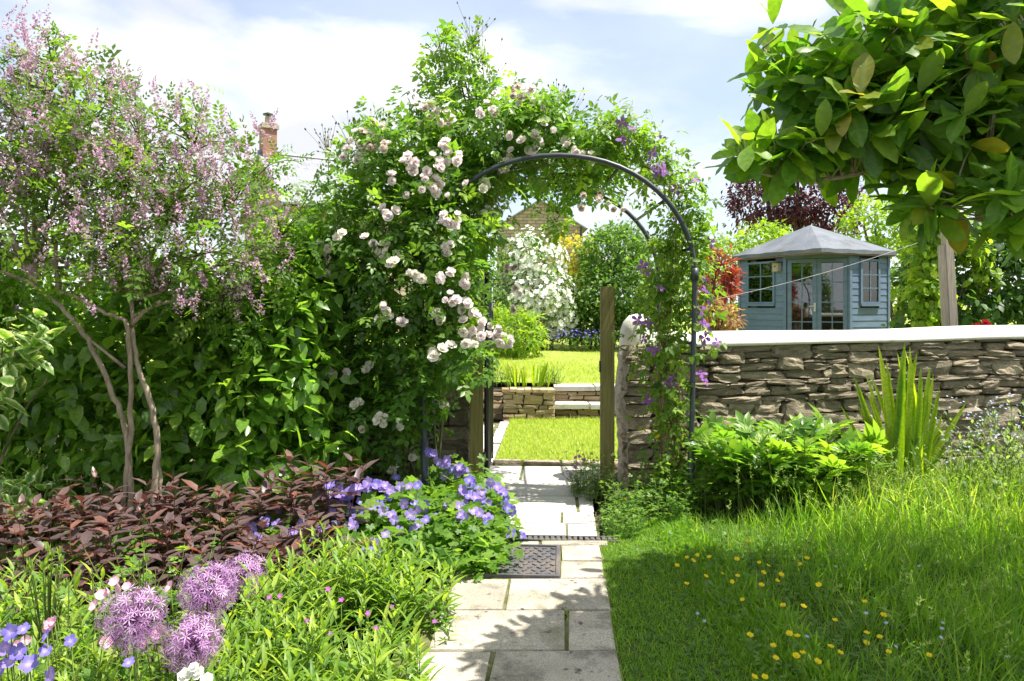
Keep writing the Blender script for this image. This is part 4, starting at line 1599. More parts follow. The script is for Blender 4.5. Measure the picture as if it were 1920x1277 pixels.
Y1 = 18.6
t, pos, nn = shrub('blossom_shrub', 'rounded shrub smothered in small white blossom below the gabled house', 'shrub', tuple(G(1015, 18.2, UZ)),
                   blobs_px([(1000, 500, 18.4, 58, 62, 0.8), (1020, 560, 18.0, 58, 60, 0.8), (985, 560, 18.2, 50, 70, 0.8), (1045, 600, 18.0, 32, 36, 0.5)]), 4200, 14, 0.09, L4, 0.10, M['far'])
mb = MB()
i = rng.choice(len(pos), 2300)
mb.inst(FIVE, pos[i] + nn[i] * 0.05, norm(np.cross(nn[i], rng.normal(size=(len(i), 3)))), norm(nn[i] + np.array([0.2, -0.3, 0.5])), sizes(len(i), 0.066), 0.5)
mb.build('blossom', M['whitefl'], t, True, 'stuff')
shrub('golden_shrub', 'yellow leaved shrub between the white blossom and the tall green bush', 'shrub', tuple(G(1085, 20.0, UZ)),
      blobs_px([(1075, 478, 20, 42, 32, 0.6), (1105, 505, 20, 30, 30, 0.5), (1070, 530, 20, 40, 50, 0.6), (1055, 470, 20.2, 18, 24, 0.4)]), 1900, 12, 0.09, L4, 0.12, M['gold'])
shrub('green_bush', 'tall rounded mid green bush right of the white blossom', 'shrub', tuple(G(1150, 18.5, UZ)),
      blobs_px([(1150, 480, 18.8, 62, 52, 0.9), (1120, 560, 18.3, 52, 62, 0.8), (1185, 550, 18.3, 62, 70, 0.9), (1165, 450, 19, 36, 30, 0.6), (1215, 500, 19, 45, 60, 0.7)]), 8500, 14, 0.10, L4, 0.125, M['far'])
shrub('dark_bush', 'dark evergreen bush low behind the free standing gate post', 'shrub', tuple(G(1110, 18.6, UZ)),
      blobs_px([(1095, 600, 18.6, 45, 40, 0.6), (1150, 605, 18.4, 50, 40, 0.6), (1210, 600, 18.4, 50, 50, 0.6)]), 3200, 12, 0.08, L4, 0.12, M['fardark'])
shrub('lime_bush', 'bright lime green mounded bush at the left edge of the upper lawn', 'shrub', tuple(G(970, 15.6, UZ)),
      blobs_px([(965, 620, 15.6, 50, 42, 0.6), (985, 640, 15.4, 36, 30, 0.5), (935, 625, 15.8, 40, 50, 0.5)]), 3000, 12, 0.07, L4n, 0.13, M['farlime'], 0.5)
shrub('back_bush', 'green bush seen between gate bar and white blossom', 'shrub', tuple(G(925, 18.0, UZ)),
      blobs_px([(935, 540, 18, 40, 70, 0.7), (885, 520, 18.5, 50, 90, 0.8), (900, 610, 18, 50, 60, 0.7)]), 2600, 12, 0.1, L4, 0.12, M['far'])
t = thing('catmint', 'low drift of blue flowers at the far edge of the upper lawn', 'plant', tuple(G(1075, 17.6, UZ)))
ml, ms_ = MB(), MB()
bs = disc(110, G(1078, 17.6, UZ), 1.0, 0.4)
shoots(ml, ms_, bs, rng.uniform(0.25, 0.5, 110), L4n, 8, 0.11)
ml.build('foliage', M['fardark'], t, True, 'stuff')
ms_.build('stem', M['stem'], t, True, 'stuff')
mb = MB()
fp = disc(170, G(1078, 17.5, UZ), 1.0, 0.4)
fp[:, 2] += rng.uniform(0.32, 0.55, 170)
mb.inst(FIVE, fp, norm(rng.normal(size=(170, 3))), (0, -0.4, 1), 0.03)
mb.build('blossom', M['blue'], t, True, 'stuff')

# right background
shrub('plum_tree', 'dark purple leaved tree rising behind the summerhouse', 'tree', tuple(G(1495, 25, UZ)),
      blobs_px([(1440, 380, 25, 70, 55, 1.2), (1500, 360, 25, 80, 60, 1.3), (1560, 390, 25, 60, 50, 1.1), (1430, 330, 25.3, 40, 40, 0.7), (1490, 320, 25, 50, 45, 0.9), (1400, 375, 25, 30, 30, 0.5)]),
      6500, 14, 0.14, L4, 0.15, M['plum'], 0.4, r0=0.12)
t = shrub('lime_tree', 'yellow green leafy tree between summerhouse roof and magnolia', 'tree', tuple(G(1680, 21, UZ)),
          blobs_px([(1640, 420, 21, 60, 50, 1.0), (1690, 440, 20.5, 50, 50, 0.9), (1610, 440, 21, 40, 40, 0.7), (1720, 400, 21, 60, 60, 1.0), (1700, 520, 21, 60, 60, 0.9)]), 4200, 12, 0.12, L4, 0.14, M['farlime'], 0.3, r0=0.08)
shrub('laurel_hedge', 'green hedge bush left of the summerhouse roof', 'hedge', tuple(G(1420, 20.5, UZ)),
      blobs_px([(1430, 450, 20.5, 45, 32, 0.8), (1390, 480, 20.5, 40, 30, 0.7), (1360, 490, 20.5, 40, 40, 0.8), (1360, 560, 20.5, 50, 60, 0.8), (1320, 520, 20.5, 50, 60, 0.8)]), 3800, 12, 0.11, L4, 0.13, M['farlime'], 0.3)
shrub('photinia', 'shrub with bright red young leaves beside the summerhouse', 'shrub', tuple(G(1350, 11.5, UZ)),
      blobs_px([(1350, 500, 11.5, 22, 34, 0.25), (1345, 545, 11.5, 32, 32, 0.3), (1362, 520, 11.6, 18, 30, 0.2)]), 900, 8, 0.05, L4n, 0.11, M['redleaf'], 0.1)
shrub('copper_maple', 'low copper leaved shrub against the wall coping, left of the summerhouse', 'shrub', tuple(G(1352, 10.5, UZ)),
      blobs_px([(1355, 600, 10.5, 28, 24, 0.25), (1335, 585, 10.6, 22, 26, 0.2)]), 800, 8, 0.05, L4n, 0.09, leafmat('copper_leaf', (0.16, 0.09, 0.04), (0.26, 0.13, 0.07), (0.34, 0.24, 0.1), 0.35), 0.4)
t = shrub('ivy_bank', 'tall bank of dark ivy behind the wooden post', 'hedge', tuple(G(1790, 13.2, UZ)),
          blobs_px([(1745, 540, 13.4, 48, 80, 0.5), (1790, 500, 13.4, 70, 90, 0.6), (1860, 520, 13.4, 70, 90, 0.6), (1940, 520, 13.4, 70, 100, 0.6), (1820, 590, 13.2, 90, 50, 0.5), (1900, 440, 13.6, 90, 60, 0.6), (1725, 605, 13.2, 40, 30, 0.3), (2020, 520, 13.4, 80, 100, 0.6)]),
          6500, 10, 0.09, L8w, 0.13, M['fardark'], 0.5)
shrub('golden_hop', 'golden green climber trailing over the ivy, both sides of the wooden post', 'climber', tuple(G(1740, 12.7, UZ)),
      blobs_px([(1738, 490, 12.9, 36, 40, 0.25), (1745, 550, 12.8, 35, 40, 0.25), (1735, 440, 13, 36, 30, 0.3), (1830, 470, 12.9, 22, 24, 0.2), (1840, 520, 12.9, 26, 20, 0.2), (1745, 590, 12.8, 26, 22, 0.2), (1760, 420, 13, 40, 30, 0.3)]),
      2000, 9, 0.07, L8w, 0.13, M['farlime'], 0.6, r0=0.015)
# bed in front of the summerhouse
for (nm, px, lab) in (('fern', 1530, 'pale green fern at the foot of the summerhouse doors, left one'), ('fern', 1572, 'pale green fern at the foot of the summerhouse doors, right one')):
    t = thing(nm, lab, 'fern', tuple(G(px, 14.2, UZ)), 'ferns by the summerhouse')
    mb = MB()
    k = 26
    az = rng.random(k) * 6.28
    el = rng.uniform(0.6, 1.2, k)
    ax = np.stack([np.cos(az) * np.cos(el), np.sin(az) * np.cos(el), np.sin(el)], 1)
    up = np.stack([-np.cos(az) * np.sin(el), -np.sin(az) * np.sin(el), np.cos(el)], 1)
    mb.inst(FERN, np.tile(np.array(G(px, 14.2, UZ)), (k, 1)) + rng.normal(size=(k, 3)) * [0.05, 0.05, 0], ax, up, rng.uniform(0.55, 0.78, k), rng.random(k))
    mb.build('fronds', M['weed'], t, True, 'stuff')


def spikes(name, label, cat, base, n, rx, ry, h, mat, leaf, ll=0.12, fs=0.03, nf=30, fl=0.4, tm=FIVE):
    t = thing(name, label, cat, tuple(base))
    ml, ms_, mf = MB(), MB(), MB()
    bs = disc(n, base, rx, ry)
    H = rng.uniform(h * 0.75, h * 1.1, n)
    shoots(ml, ms_, bs, H * (1 - fl * 0.5), L4n, 8, ll, lean=0.08)
    for b, hh in zip(bs, H):
        f = rng.random(nf)
        az = rng.random(nf) * 6.28
        d = np.stack([np.cos(az), np.sin(az), 0.2 * np.ones(nf)], 1)
        p = b + np.stack([d[:, 0] * fs * (1.2 - f), d[:, 1] * fs * (1.2 - f), hh * (1 - fl) + hh * fl * f], 1)
        mf.inst(tm, p, norm(np.cross(d, (0, 0, 1.0))), d, fs * (1.1 - 0.5 * f), 0.5, own=True)
        ms_.tube([b, b + np.array([0, 0, hh])], 0.004, 3)
    ml.build('foliage', leaf, t, True, 'stuff')
    ms_.build('stem', M['stem'], t, True, 'stuff')
    mf.build('blossom', mat, t, True, 'stuff')
    return t


spikes('lupin', 'pink flower spikes behind the coping at the far right', 'flower', G(1888, 10.0, UZ), 7, 0.14, 0.1, 0.78, M['pinkfl'], M['fardark'], 0.12, 0.04, 40, 0.35)
for (px, lab) in ((1846, 'red rose flower clump behind the coping, right of the wooden post'), (1625, 'mixed grassy clump at the right corner of the summerhouse')):
    t = thing('border_plant', lab, 'plant', tuple(G(px, 11.0, UZ)))
    ml, ms_ = MB(), MB()
    bs = disc(26, G(px, 11.0, UZ), 0.35, 0.2)
    shoots(ml, ms_, bs, rng.uniform(0.45, 0.75, 26), L4n if 'red' in lab else LANCE, 10, 0.1)
    ml.build('foliage', M['fardark'], t, True, 'stuff')
    ms_.build('stem', M['stem'], t, True, 'stuff')
    if 'red' in lab:
        fm = flower_mesh(RO2, 'bloom', M['redfl'])
        for (bx, by) in ((1833, 612), (1846, 605), (1852, 610), (1826, 614)):
            child(fm, 'bloom', t, P(bx, by, 10.8), quat_to((0, -0.5, 0.8)), 0.055)

# planting on the retaining wall
t = thing('iris_clump', 'clump of upright sword leaves on top of the low retaining wall', 'plant', tuple(G(985, 10.15, UZ)))
mb = MB()
V_, T_, a_ = leaf_t(0.09, (0.12, 0.45, 0.75), (0.8, 1, 0.75), 0.25, 0.08)
mb.add(V_, T_, None, a_)
swm = mesh_only(mb, 'blade', M['sword'])
for i in range(46):
    px = random.uniform(950, 1030)
    b = G(px, random.uniform(10.0, 10.35), UZ - 0.02)
    d = Vector(((px - 988) / 150 + random.gauss(0, 0.12), random.gauss(0, 0.15), 1)).normalized()
    side = Vector((random.gauss(0, 1), random.gauss(0, 1), 0.1))
    z = (side - d * side.dot(d)).normalized()
    q = Matrix((d.cross(z), d, z)).transposed().to_quaternion()
    child(swm, 'blade', t, b, q, random.uniform(0.22, 0.4))
t = thing('thrift_cushion', 'low flowering cushion plants left of the iris on the retaining wall', 'plant', tuple(G(930, 10.3, UZ)))
ml, ms_ = MB(), MB()
bs = np.concatenate([disc(60, G(928, 10.2, UZ), 0.28, 0.2), disc(26, G(1035, 10.3, UZ), 0.12, 0.15)])
shoots(ml, ms_, bs, rng.uniform(0.1, 0.3, len(bs)), L4n, 9, 0.06)
ml.build('foliage', M['weed'], t, True, 'stuff')
ms_.build('stem', M['stem'], t, True, 'stuff')
fm = flower_mesh(BUTT, 'bloom', M['redfl'])
for i in range(12):
    child(fm, 'bloom', t, P(random.uniform(905, 1000), random.uniform(682, 712), 10.2), quat_to((0, -0.3, 1)), 0.018)

# ------------------------------------------------------------------ lawns (blades)
mb = MB()
grass(mb, patch(26000, [(-0.15, 7.06), (2.2, 7.06), (2.2, 9.72), (-0.02, 9.6)]), 0.045, 0.3, 0.5, (0.5, 0.25), SHORT, 0.045)
o = mb.build('lower_lawn_grass', M['lawn'], None, True, 'stuff')
tag(o, 'mown sunlit grass of the small lower lawn', 'grass')
mb = MB()
grass(mb, patch(26000, [(-0.9, 10.4), (2.8, 10.4), (5.0, 17.8), (-0.5, 17.8)]), 0.06, 0.3, 0.5, (0.55, 0.25), SHORT, UZ + 0.0)
o = mb.build('upper_lawn_grass', M['lawn'], None, True, 'stuff')
tag(o, 'mown sunlit grass of the raised upper lawn', 'grass')

# near lawn: short by the path, long to the right
mb = MB()
pts = patch(34000, [path_pt(0.405, 2.2)[:2], (1.3, 2.2), (1.25, 4.0), (1.15, 5.2), path_pt(0.5, 5.0)[:2], path_pt(0.415, 4.5)[:2]])
hgt = np.where(pts[:, 0] < 0.9, 0.034, 0.034 + 0.07 * np.clip((pts[:, 0] - 0.9) / 0.35, 0, 1))
grass(mb, pts, hgt, 0.35, 0.55, (0.38, 0.22), SHORT[:2] + BLADES[1:3] if False else SHORT, 0.01)
pts = patch(23000, [(0.98, 2.2), (3.2, 2.2), (4.6, 5.0), (4.9, 6.1), (2.6, 6.1), (2.3, 5.2), (1.2, 5.15), (1.02, 4.4)])
cl = np.sin(pts[:, 0] * 5.1 + np.sin(pts[:, 1] * 4.3) * 1.7) * np.cos(pts[:, 1] * 4.1 + pts[:, 0] * 1.3)
hgt = (0.10 + 0.08 * np.clip((pts[:, 0] - 1.0) / 0.9, 0, 1)) * (1 + 0.35 * cl)
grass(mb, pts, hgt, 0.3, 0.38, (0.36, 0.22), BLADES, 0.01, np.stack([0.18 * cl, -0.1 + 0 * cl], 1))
pts = patch(5200, [(2.0, 4.7), (4.7, 4.6), (5.0, 6.1), (2.5, 6.1)])
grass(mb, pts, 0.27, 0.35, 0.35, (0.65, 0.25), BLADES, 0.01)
o = mb.build('meadow_grass', M['grass'], None, True, 'stuff')
tag(o, 'long lush grass right of the path, shaded in front and sunlit behind', 'grass')
# seed heads over the long grass
mb = MB()
bs = patch(280, [(1.3, 2.6), (3.0, 2.8), (4.4, 5.0), (4.5, 5.9), (2.3, 5.9), (1.3, 4.9)])
for b in bs:
    h = random.uniform(0.3, 0.55) if b[1] > 4.5 else random.uniform(0.18, 0.34)
    ln = np.array([random.gauss(0, 0.12), random.gauss(-0.03, 0.1)])
    p = [np.array([b[0] + ln[0] * f * f, b[1] + ln[1] * f * f, h * f]) for f in (0, 0.35, 0.7, 1)]
    mb.tube(p, [0.0018, 0.0015, 0.0012, 0.0008], 3)
    k = 22
    f = rng.uniform(0.72, 1.0, k)
    c = np.stack([b[0] + ln[0] * f * f, b[1] + ln[1] * f * f, h * f], 1)
    ax = norm(np.stack([rng.normal(size=k), rng.normal(size=k), rng.uniform(0.3, 1.6, k)], 1))
    mb.inst(L4n, c, ax, rng.normal(size=(k, 3)), rng.uniform(0.012, 0.024, k), rng.uniform(0.8, 1.0, k))
o = mb.build('grass_seed_heads', M['weed'], None, True, 'stuff')
tag(o, 'fine pale seed heads standing above the long grass', 'grass')
# clover-like ground leaves in the mown edge
mb = MB()
pts = patch(2600, [path_pt(0.47, 2.4)[:2], (2.0, 2.4), (2.2, 4.2), (1.2, 5.0), path_pt(0.5, 4.5)[:2]])
k = len(pts)
hz = np.where(pts[:, 0] < 0.95, 0.03, 0.09) * rng.uniform(0.6, 1.3, k)
mb.inst(PALM, np.column_stack([pts, hz]), norm(np.column_stack([rng.normal(size=(k, 2)), np.zeros(k)])), norm(np.column_stack([rng.normal(size=(k, 2)) * 0.4, np.ones(k)])), rng.uniform(0.012, 0.024, k), rng.uniform(0.1, 0.6, k))
o = mb.build('lawn_clover', M['geran'], None, True, 'stuff')
tag(o, 'small clover and buttercup leaves spread through the grass', 'ground cover')

bz = [(540, 205), (287, 272), (235, 284), (263, 300), (185, 325), (348, 282), (484, 293), (597, 310), (640, 325), (800, 318), (835, 290), (411, 365), (328, 378), (488, 377), (616, 360),
      (706, 371), (460, 405), (606, 423), (685, 400), (232, 417), (895, 423), (514, 496), (716, 526), (816, 531), (1124, 507), (1218, 575), (975, 600), (549, 675), (747, 667), (788, 680),
      (666, 727), (1133, 663), (1200, 683), (1131, 712), (953, 732), (1000, 762), (814, 764), (781, 779), (677, 788), (887, 807), (1243, 758), (1445, 774), (570, 884), (623, 884)]
bcm = flower_mesh(BUTT, 'bloom', M['yellow'])
dsm = flower_mesh(DAIS, 'bloom', M['paleblue'])


def lawn_flower(name, label, cat, group, px, py, hz, me, sc):
    Y = (EYE - hz) * FPX / (py - HOR)
    p = P(px, py, Y)
    t = thing(name, label, cat, (p.x, p.y, 0.0), group)
    b = Vector((p.x + random.uniform(-0.03, 0.03), p.y + random.uniform(-0.02, 0.03), 0))
    mb = MB()
    mb.tube([b, b.lerp(p, 0.5) + Vector((0.008, 0, 0.01)), p], [0.0022, 0.0018, 0.0016], 4)
    mb.build('stem', M['stem'], t)
    child(me, 'bloom', t, p, quat_to((random.gauss(0, 0.25), -0.35 + random.gauss(0, 0.2), 1)), sc * random.uniform(0.85, 1.15))


for (zx, zy) in bz:
    px, py = 1200 + zx * 0.375, 940 + zy * 0.375
    lawn_flower('buttercup', 'yellow buttercup on a thin stem in the shaded long grass', 'flower', 'buttercups in the grass', px, py, random.uniform(0.15, 0.2) if px > 1300 else 0.12, bcm, 0.0165)
for (zx, zy) in ((323, 598), (288, 560), (1130, 558), (1230, 607), (1515, 607), (1510, 635), (1505, 680), (1280, 725), (1838, 775), (1395, 323), (978, 325), (835, 675)):
    px, py = 1200 + zx * 0.375, 940 + zy * 0.375
    lawn_flower('speedwell', 'tiny pale blue white flower low in the shaded grass', 'flower', 'small pale flowers in the grass', px, py, 0.18 if px > 1330 else 0.05, dsm, 0.010)

# ------------------------------------------------------------------ right-hand border by the wall
t = thing('peony', 'broad leafy peony clump with glossy green leaves at the foot of the wall', 'plant', (1.95, 5.45, 0))
mb = MB()
mb.add(PEON[0], PEON[1], None, np.full(len(PEON[0]), 0.5))
pem = [mesh_only(mb, 'leaf', m_) for m_ in (leafmat('peony_leaf_a', (0.075, 0.17, 0.022), (0.125, 0.24, 0.03), (0.22, 0.33, 0.035), 0.42, 0.36, 0.5, objrnd=True),)]
ms_ = MB()
cnt = 0
for i in range(58):
    a, r = random.uniform(0, 6.28), math.sqrt(random.random())
    b = np.array([1.95 + 0.36 * r * math.cos(a), 5.45 + 0.22 * r * math.sin(a), 0.0])
    dirn = np.array([math.cos(a) * r * 0.75, math.sin(a) * r * 0.55, 0])
    H = random.uniform(0.45, 0.66) * (1 - 0.25 * r * r)
    pth = [b + dirn * f * f * H * 1.1 + np.array([0, 0, H * f]) for f in (0, 0.4, 0.75, 1)]
    ms_.tube(pth, [0.006, 0.005, 0.004, 0.003], 4)
    for f in (0.45, 0.62, 0.8, 0.92, 1.0):
        p = b + dirn * f * f * H * 1.1 + np.array([0, 0, H * f])
        az = random.uniform(0, 6.28)
        el = random.uniform(0.1, 0.6) + 0.5 * (f > 0.9)
        d = Vector((math.cos(az) * math.cos(el) + dirn[0], math.sin(az) * math.cos(el) + dirn[1] - 0.1, math.sin(el))).normalized()
        u = Vector((0, 0, 1)) + Vector((random.gauss(0, 0.25), random.gauss(0, 0.25), 0))
        z = (u - d * u.dot(d)).normalized()
        q = Matrix((d.cross(z), d, z)).transposed().to_quaternion()
        child(pem[0], 'leaf', t, p, q, random.uniform(0.15, 0.22))
ms_.build('stem', M['stem'], t, True)
ml, ms_ = MB(), MB()
n = 95
bs = disc(n, (1.95, 5.45, 0), 0.5, 0.3)
dv = (bs[:, :2] - np.array([1.95, 5.45])) * 0.9
shoots(ml, ms_, bs, 0.56 * rng.uniform(0.7, 1.15, n) * (1 - 0.5 * (np.linalg.norm(dv, axis=1)) ** 2), PEON, 6, 0.17, 0.004, 0.12, 0.9, 0.15, 0.3, (0.5, 0.22), 0.2, leanv=dv)
ml.build('foliage', M['peony'], t, True, 'stuff')
ms_.build('stalks', M['stem'], t, True, 'stuff')

t = thing('crocosmia', 'tall fan of upright yellow green sword leaves against the wall', 'plant', (2.98, 5.75, 0))
mb = MB()
V_, T_, a_ = leaf_t(0.056, (0.1, 0.4, 0.7, 0.88), (0.55, 1, 0.9, 0.55), 0.3, 0.12)
mb.add(V_, T_, None, a_)
crm = mesh_only(mb, 'blade', M['sword'])
tips = [(1605, 712), (1648, 707), (1665, 655), (1698, 662), (1706, 665), (1728, 662), (1735, 664), (1718, 672), (1767, 711), (1588, 765), (1660, 740), (1690, 700), (1745, 690), (1755, 730), (1640, 780),
        (1820, 760), (1780, 800), (1710, 720), (1722, 700), (1680, 690), (1740, 740), (1630, 730), (1752, 770), (1700, 740), (1670, 760), (1615, 790), (1655, 700), (1690, 650), (1712, 690), (1738, 700), (1760, 750), (1775, 780), (1625, 760), (1645, 745), (1700, 715), (1725, 735), (1790, 830), (1600, 820)]
for i, (px, py) in enumerate(tips):
    Yt = 5.75 + random.uniform(-0.15, 0.15)
    tip = P(px, py, Yt)
    b = Vector((2.98 + (tip.x - 2.98) * 0.25 + random.gauss(0, 0.05), 5.75 + random.gauss(0, 0.06), 0.0))
    d = tip - b
    L = d.length * 1.03
    d.normalize()
    side = Vector((random.gauss(0, 0.5), -1 + random.gauss(0, 0.3), 0.1))
    z = (side - d * side.dot(d)).normalized()
    q = Matrix((d.cross(z), d, z)).transposed().to_quaternion()
    child(crm, 'blade', t, b, q, (L * 0.95, L, L))

t = thing('forget_me_not', 'tangle of pale stems with tiny blue flowers, right of the sword leaves', 'plant', (3.7, 5.5, 0))
ml, ms_, mf = MB(), MB(), MB()
bs = disc(80, (3.68, 5.55, 0), 0.5, 0.33)
H = rng.uniform(0.35, 0.85, 80) * np.clip(1.15 - np.abs(bs[:, 0] - 3.6) * 0.9, 0.5, 1.1)
shoots(ml, ms_, bs, H, L4n, 12, 0.075, 0.0025, 0.3, tint=(0.5, 0.25))
for b, h in zip(bs, H):
    k = 3
    p = b + np.array([0, 0, h]) + rng.normal(size=(k, 3)) * [0.05, 0.05, 0.03]
    mf.inst(FIVE, p, norm(rng.normal(size=(k, 3))), (0, -0.5, 1), 0.009, 0.5)
ml.build('foliage', M['weed'], t, True, 'stuff')
ms_.build('stem', M['stem'], t, True, 'stuff')
mf.build('blossom', M['paleblue'], t, True, 'stuff')

for (nm, lab, x, y, rx, ry, n, h, tm, ll, mat, nl) in (
        ('bedstraw', 'frothy fine leaved weed between peony and sword leaves', 2.62, 5.45, 0.3, 0.3, 60, 0.5, L4n, 0.045, 'weed', 14),
        ('nettle_clump', 'sunlit leafy weeds in the grass below the sword leaves', 3.15, 5.2, 0.45, 0.25, 50, 0.34, L8, 0.06, 'weed', 9),
        ('border_weed', 'low leafy green plants crowding the foot of the free standing gate post', 0.98, 5.35, 0.3, 0.36, 100, 0.26, TRI3, 0.07, 'geran', 7),
        ('path_weed', 'small leafy plants spilling onto the path beside the drain', 0.72, 4.98, 0.14, 0.26, 60, 0.16, TRI3, 0.05, 'geran', 6),
        ('arch_foot_plant', 'leafy green plants around the foot of the right arch pole', 1.25, 5.5, 0.22, 0.25, 50, 0.42, TRI3, 0.09, 'peony', 7)):
    t = thing(nm, lab, 'plant', (x, y, 0))
    ml, ms_ = MB(), MB()
    bs = disc(n, (x, y, 0), rx, ry)
    shoots(ml, ms_, bs, h * rng.uniform(0.55, 1.15, n), tm, nl, ll, 0.0022, 0.3, 0.9, 0.1, tint=(0.45, 0.22))
    ml.build('foliage', M[mat], t, True, 'stuff')
    ms_.build('stem', M['stem'], t, True, 'stuff')
t = thing('welsh_poppy', 'two yellow poppies, one by the stone wall end, one below it', 'flower', (1.1, 5.6, 0))
del t['label'], t['category']
bpy.data.objects.remove(t)
ypm = flower_mesh(flower_t(5, 0.95, 0.5, droop=-0.1), 'bloom', M['yellow'])
for (px, py, Y, lab, s) in ((1228, 818, 5.6, 'yellow poppy flower against the stone wall end', 0.042), (1170, 938, 5.5, 'yellow poppy flower low beneath the wall end', 0.026)):
    p = P(px, py, Y)
    t = thing('yellow_poppy', lab, 'flower', (p.x, p.y + 0.04, 0))
    mb = MB()
    mb.tube(bez((p.x + 0.02, p.y + 0.04, 0), p, 0.05, 5), 0.003, 4)
    mb.build('stem', M['stem'], t)
    child(ypm, 'bloom', t, p, quat_to((0, -0.6, 0.7)), s)

t = thing('pink_cranesbill', 'small leafy plant with magenta flowers left of the free standing gate post', 'plant', (0.6, 5.95, 0))
ml, ms_ = MB(), MB()
bs = disc(60, (0.62, 5.9, 0), 0.16, 0.3)
shoots(ml, ms_, bs, rng.uniform(0.15, 0.4, 60), TRI3, 7, 0.06, 0.002, 0.3, 0.9, 0.1)
ml.build('foliage', M['weed'], t, True, 'stuff')
fm = flower_mesh(GERF, 'bloom', M['magenta'])
for (px, py) in ((1079, 858), (1086, 856), (1078, 876), (1070, 890), (1108, 897), (1109, 908), (1075, 917), (1083, 870), (1095, 862), (1073, 925)):
    p = P(px, py, 5.9)
    ms_.tube([(p.x + 0.03, p.y, 0.05), p], 0.002, 3)
    child(fm, 'bloom', t, p, quat_to((random.gauss(-0.2, 0.3), -0.7, 0.6)), 0.017)
ms_.build('stem', M['stem'], t, True, 'stuff')

# ------------------------------------------------------------------ climbing rose
RB = blobs_px([(855, 110, 5.95, 30, 52, 0.16), (865, 185, 5.95, 52, 60, 0.22), (900, 250, 5.9, 115, 62, 0.4), (1010, 240, 6.05, 80, 45, 0.4), (790, 255, 5.9, 75, 50, 0.35), (740, 300, 5.8, 80, 55, 0.4),
               (820, 330, 5.8, 110, 75, 0.45), (925, 310, 6.1, 70, 30, 0.4), (680, 345, 5.8, 48, 52, 0.3), (700, 430, 5.7, 105, 75, 0.42), (810, 440, 5.6, 105, 85, 0.4), (880, 420, 5.9, 40, 60, 0.3),
               (630, 510, 5.95, 75, 85, 0.4), (750, 545, 5.6, 110, 85, 0.4), (845, 560, 5.5, 55, 75, 0.3), (660, 650, 5.8, 95, 90, 0.35), (780, 660, 5.5, 90, 75, 0.35), (860, 640, 5.35, 45, 45, 0.2),
               (730, 770, 5.7, 85, 75, 0.3), (1010, 312, 6.2, 85, 20, 0.5), (1095, 325, 6.35, 70, 20, 0.5), (1045, 400, 6.7, 26, 20, 0.12), (1110, 280, 6.1, 62, 28, 0.4)])
rose = thing('climbing_rose', 'climbing rose heaped over the left of the arch, covered in pale pink blooms', 'climbing rose', (-0.85, 5.75, 0))
pos, nn, tint, RC, RN = crown(RB, 7600, 7, 0.085, 0.5, 0.35, 0.15)
ax, up = orient(nn, 0.3)
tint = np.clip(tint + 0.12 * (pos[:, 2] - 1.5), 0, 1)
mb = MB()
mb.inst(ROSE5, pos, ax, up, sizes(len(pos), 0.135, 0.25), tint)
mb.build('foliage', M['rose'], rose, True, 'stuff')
mb = MB()
for i in range(20):
    b = np.array([random.uniform(-1.25, -0.55), random.uniform(5.65, 6.0), -0.02])
    c = RB[random.choice([8, 9, 10, 12, 13, 14, 15, 16, 18]), :3]
    mb.tube(bez(b, c + rng.normal(size=3) * 0.1, 0.25, 8, 0.12), np.linspace(0.011, 0.006, 8), 6)
src = [RB[i, :3] for i in range(len(RB))]
for a_, b_ in ((9, 6), (6, 2), (2, 1), (1, 0), (2, 3), (3, 22), (19, 20), (6, 19), (7, 19), (6, 5), (5, 4), (20, 21), (10, 14), (14, 17)):
    for k in range(2):
        mb.tube(bez(RB[a_, :3] + rng.normal(size=3) * 0.06, RB[b_, :3] + rng.normal(size=3) * 0.06, 0.05, 7, 0.06), np.linspace(0.009, 0.006, 7), 5)
for i in range(12):                       # bare canes woven under the arch
    y = random.uniform(5.6, 6.7)
    a0 = random.uniform(0.5, 1.2)
    a1 = random.uniform(1.6, 2.4)
    pts_ = [(AC - 0.98 * math.cos(a_), y + 0.1 * math.sin(3 * a_ + i), 1.72 + 0.87 * math.sin(a_) + random.uniform(-0.02, 0.03)) for a_ in np.linspace(a0, a1, 9)]
    mb.tube(pts_, 0.004, 4)
branch_to(mb, src, RC[rng.choice(len(RC), 220, replace=False)], 0.004, 0.002, 4, 0.05, 0.05, 4)
mb.build('cane', M['cane'], rose)


def surf_y(px, py, BL, dflt):
    d = np.array([(px - 960) / FPX, 1.0, -(py - HOR) / FPX])
    o = np.array([0, 0, EYE])
    best = None
    for b in BL:
        q = (o - b[:3]) / b[3:]
        e = d / b[3:]
        A, B_, C_ = e @ e, 2 * q @ e, q @ q - 1
        D = B_ * B_ - 4 * A * C_
        if D > 0:
            s = (-B_ - math.sqrt(D)) / (2 * A)
            if best is None or s < best:
                best = s
    return dflt if best is None else best


rm = [flower_mesh(tm, 'bloom', m_) for tm in (RO1, RO2) for m_ in (M['rosep'], M['rosec'])] + [flower_mesh(RO3, 'bloom', M['rosep']), flower_mesh(RO2, 'bloom', M['rosef'])]
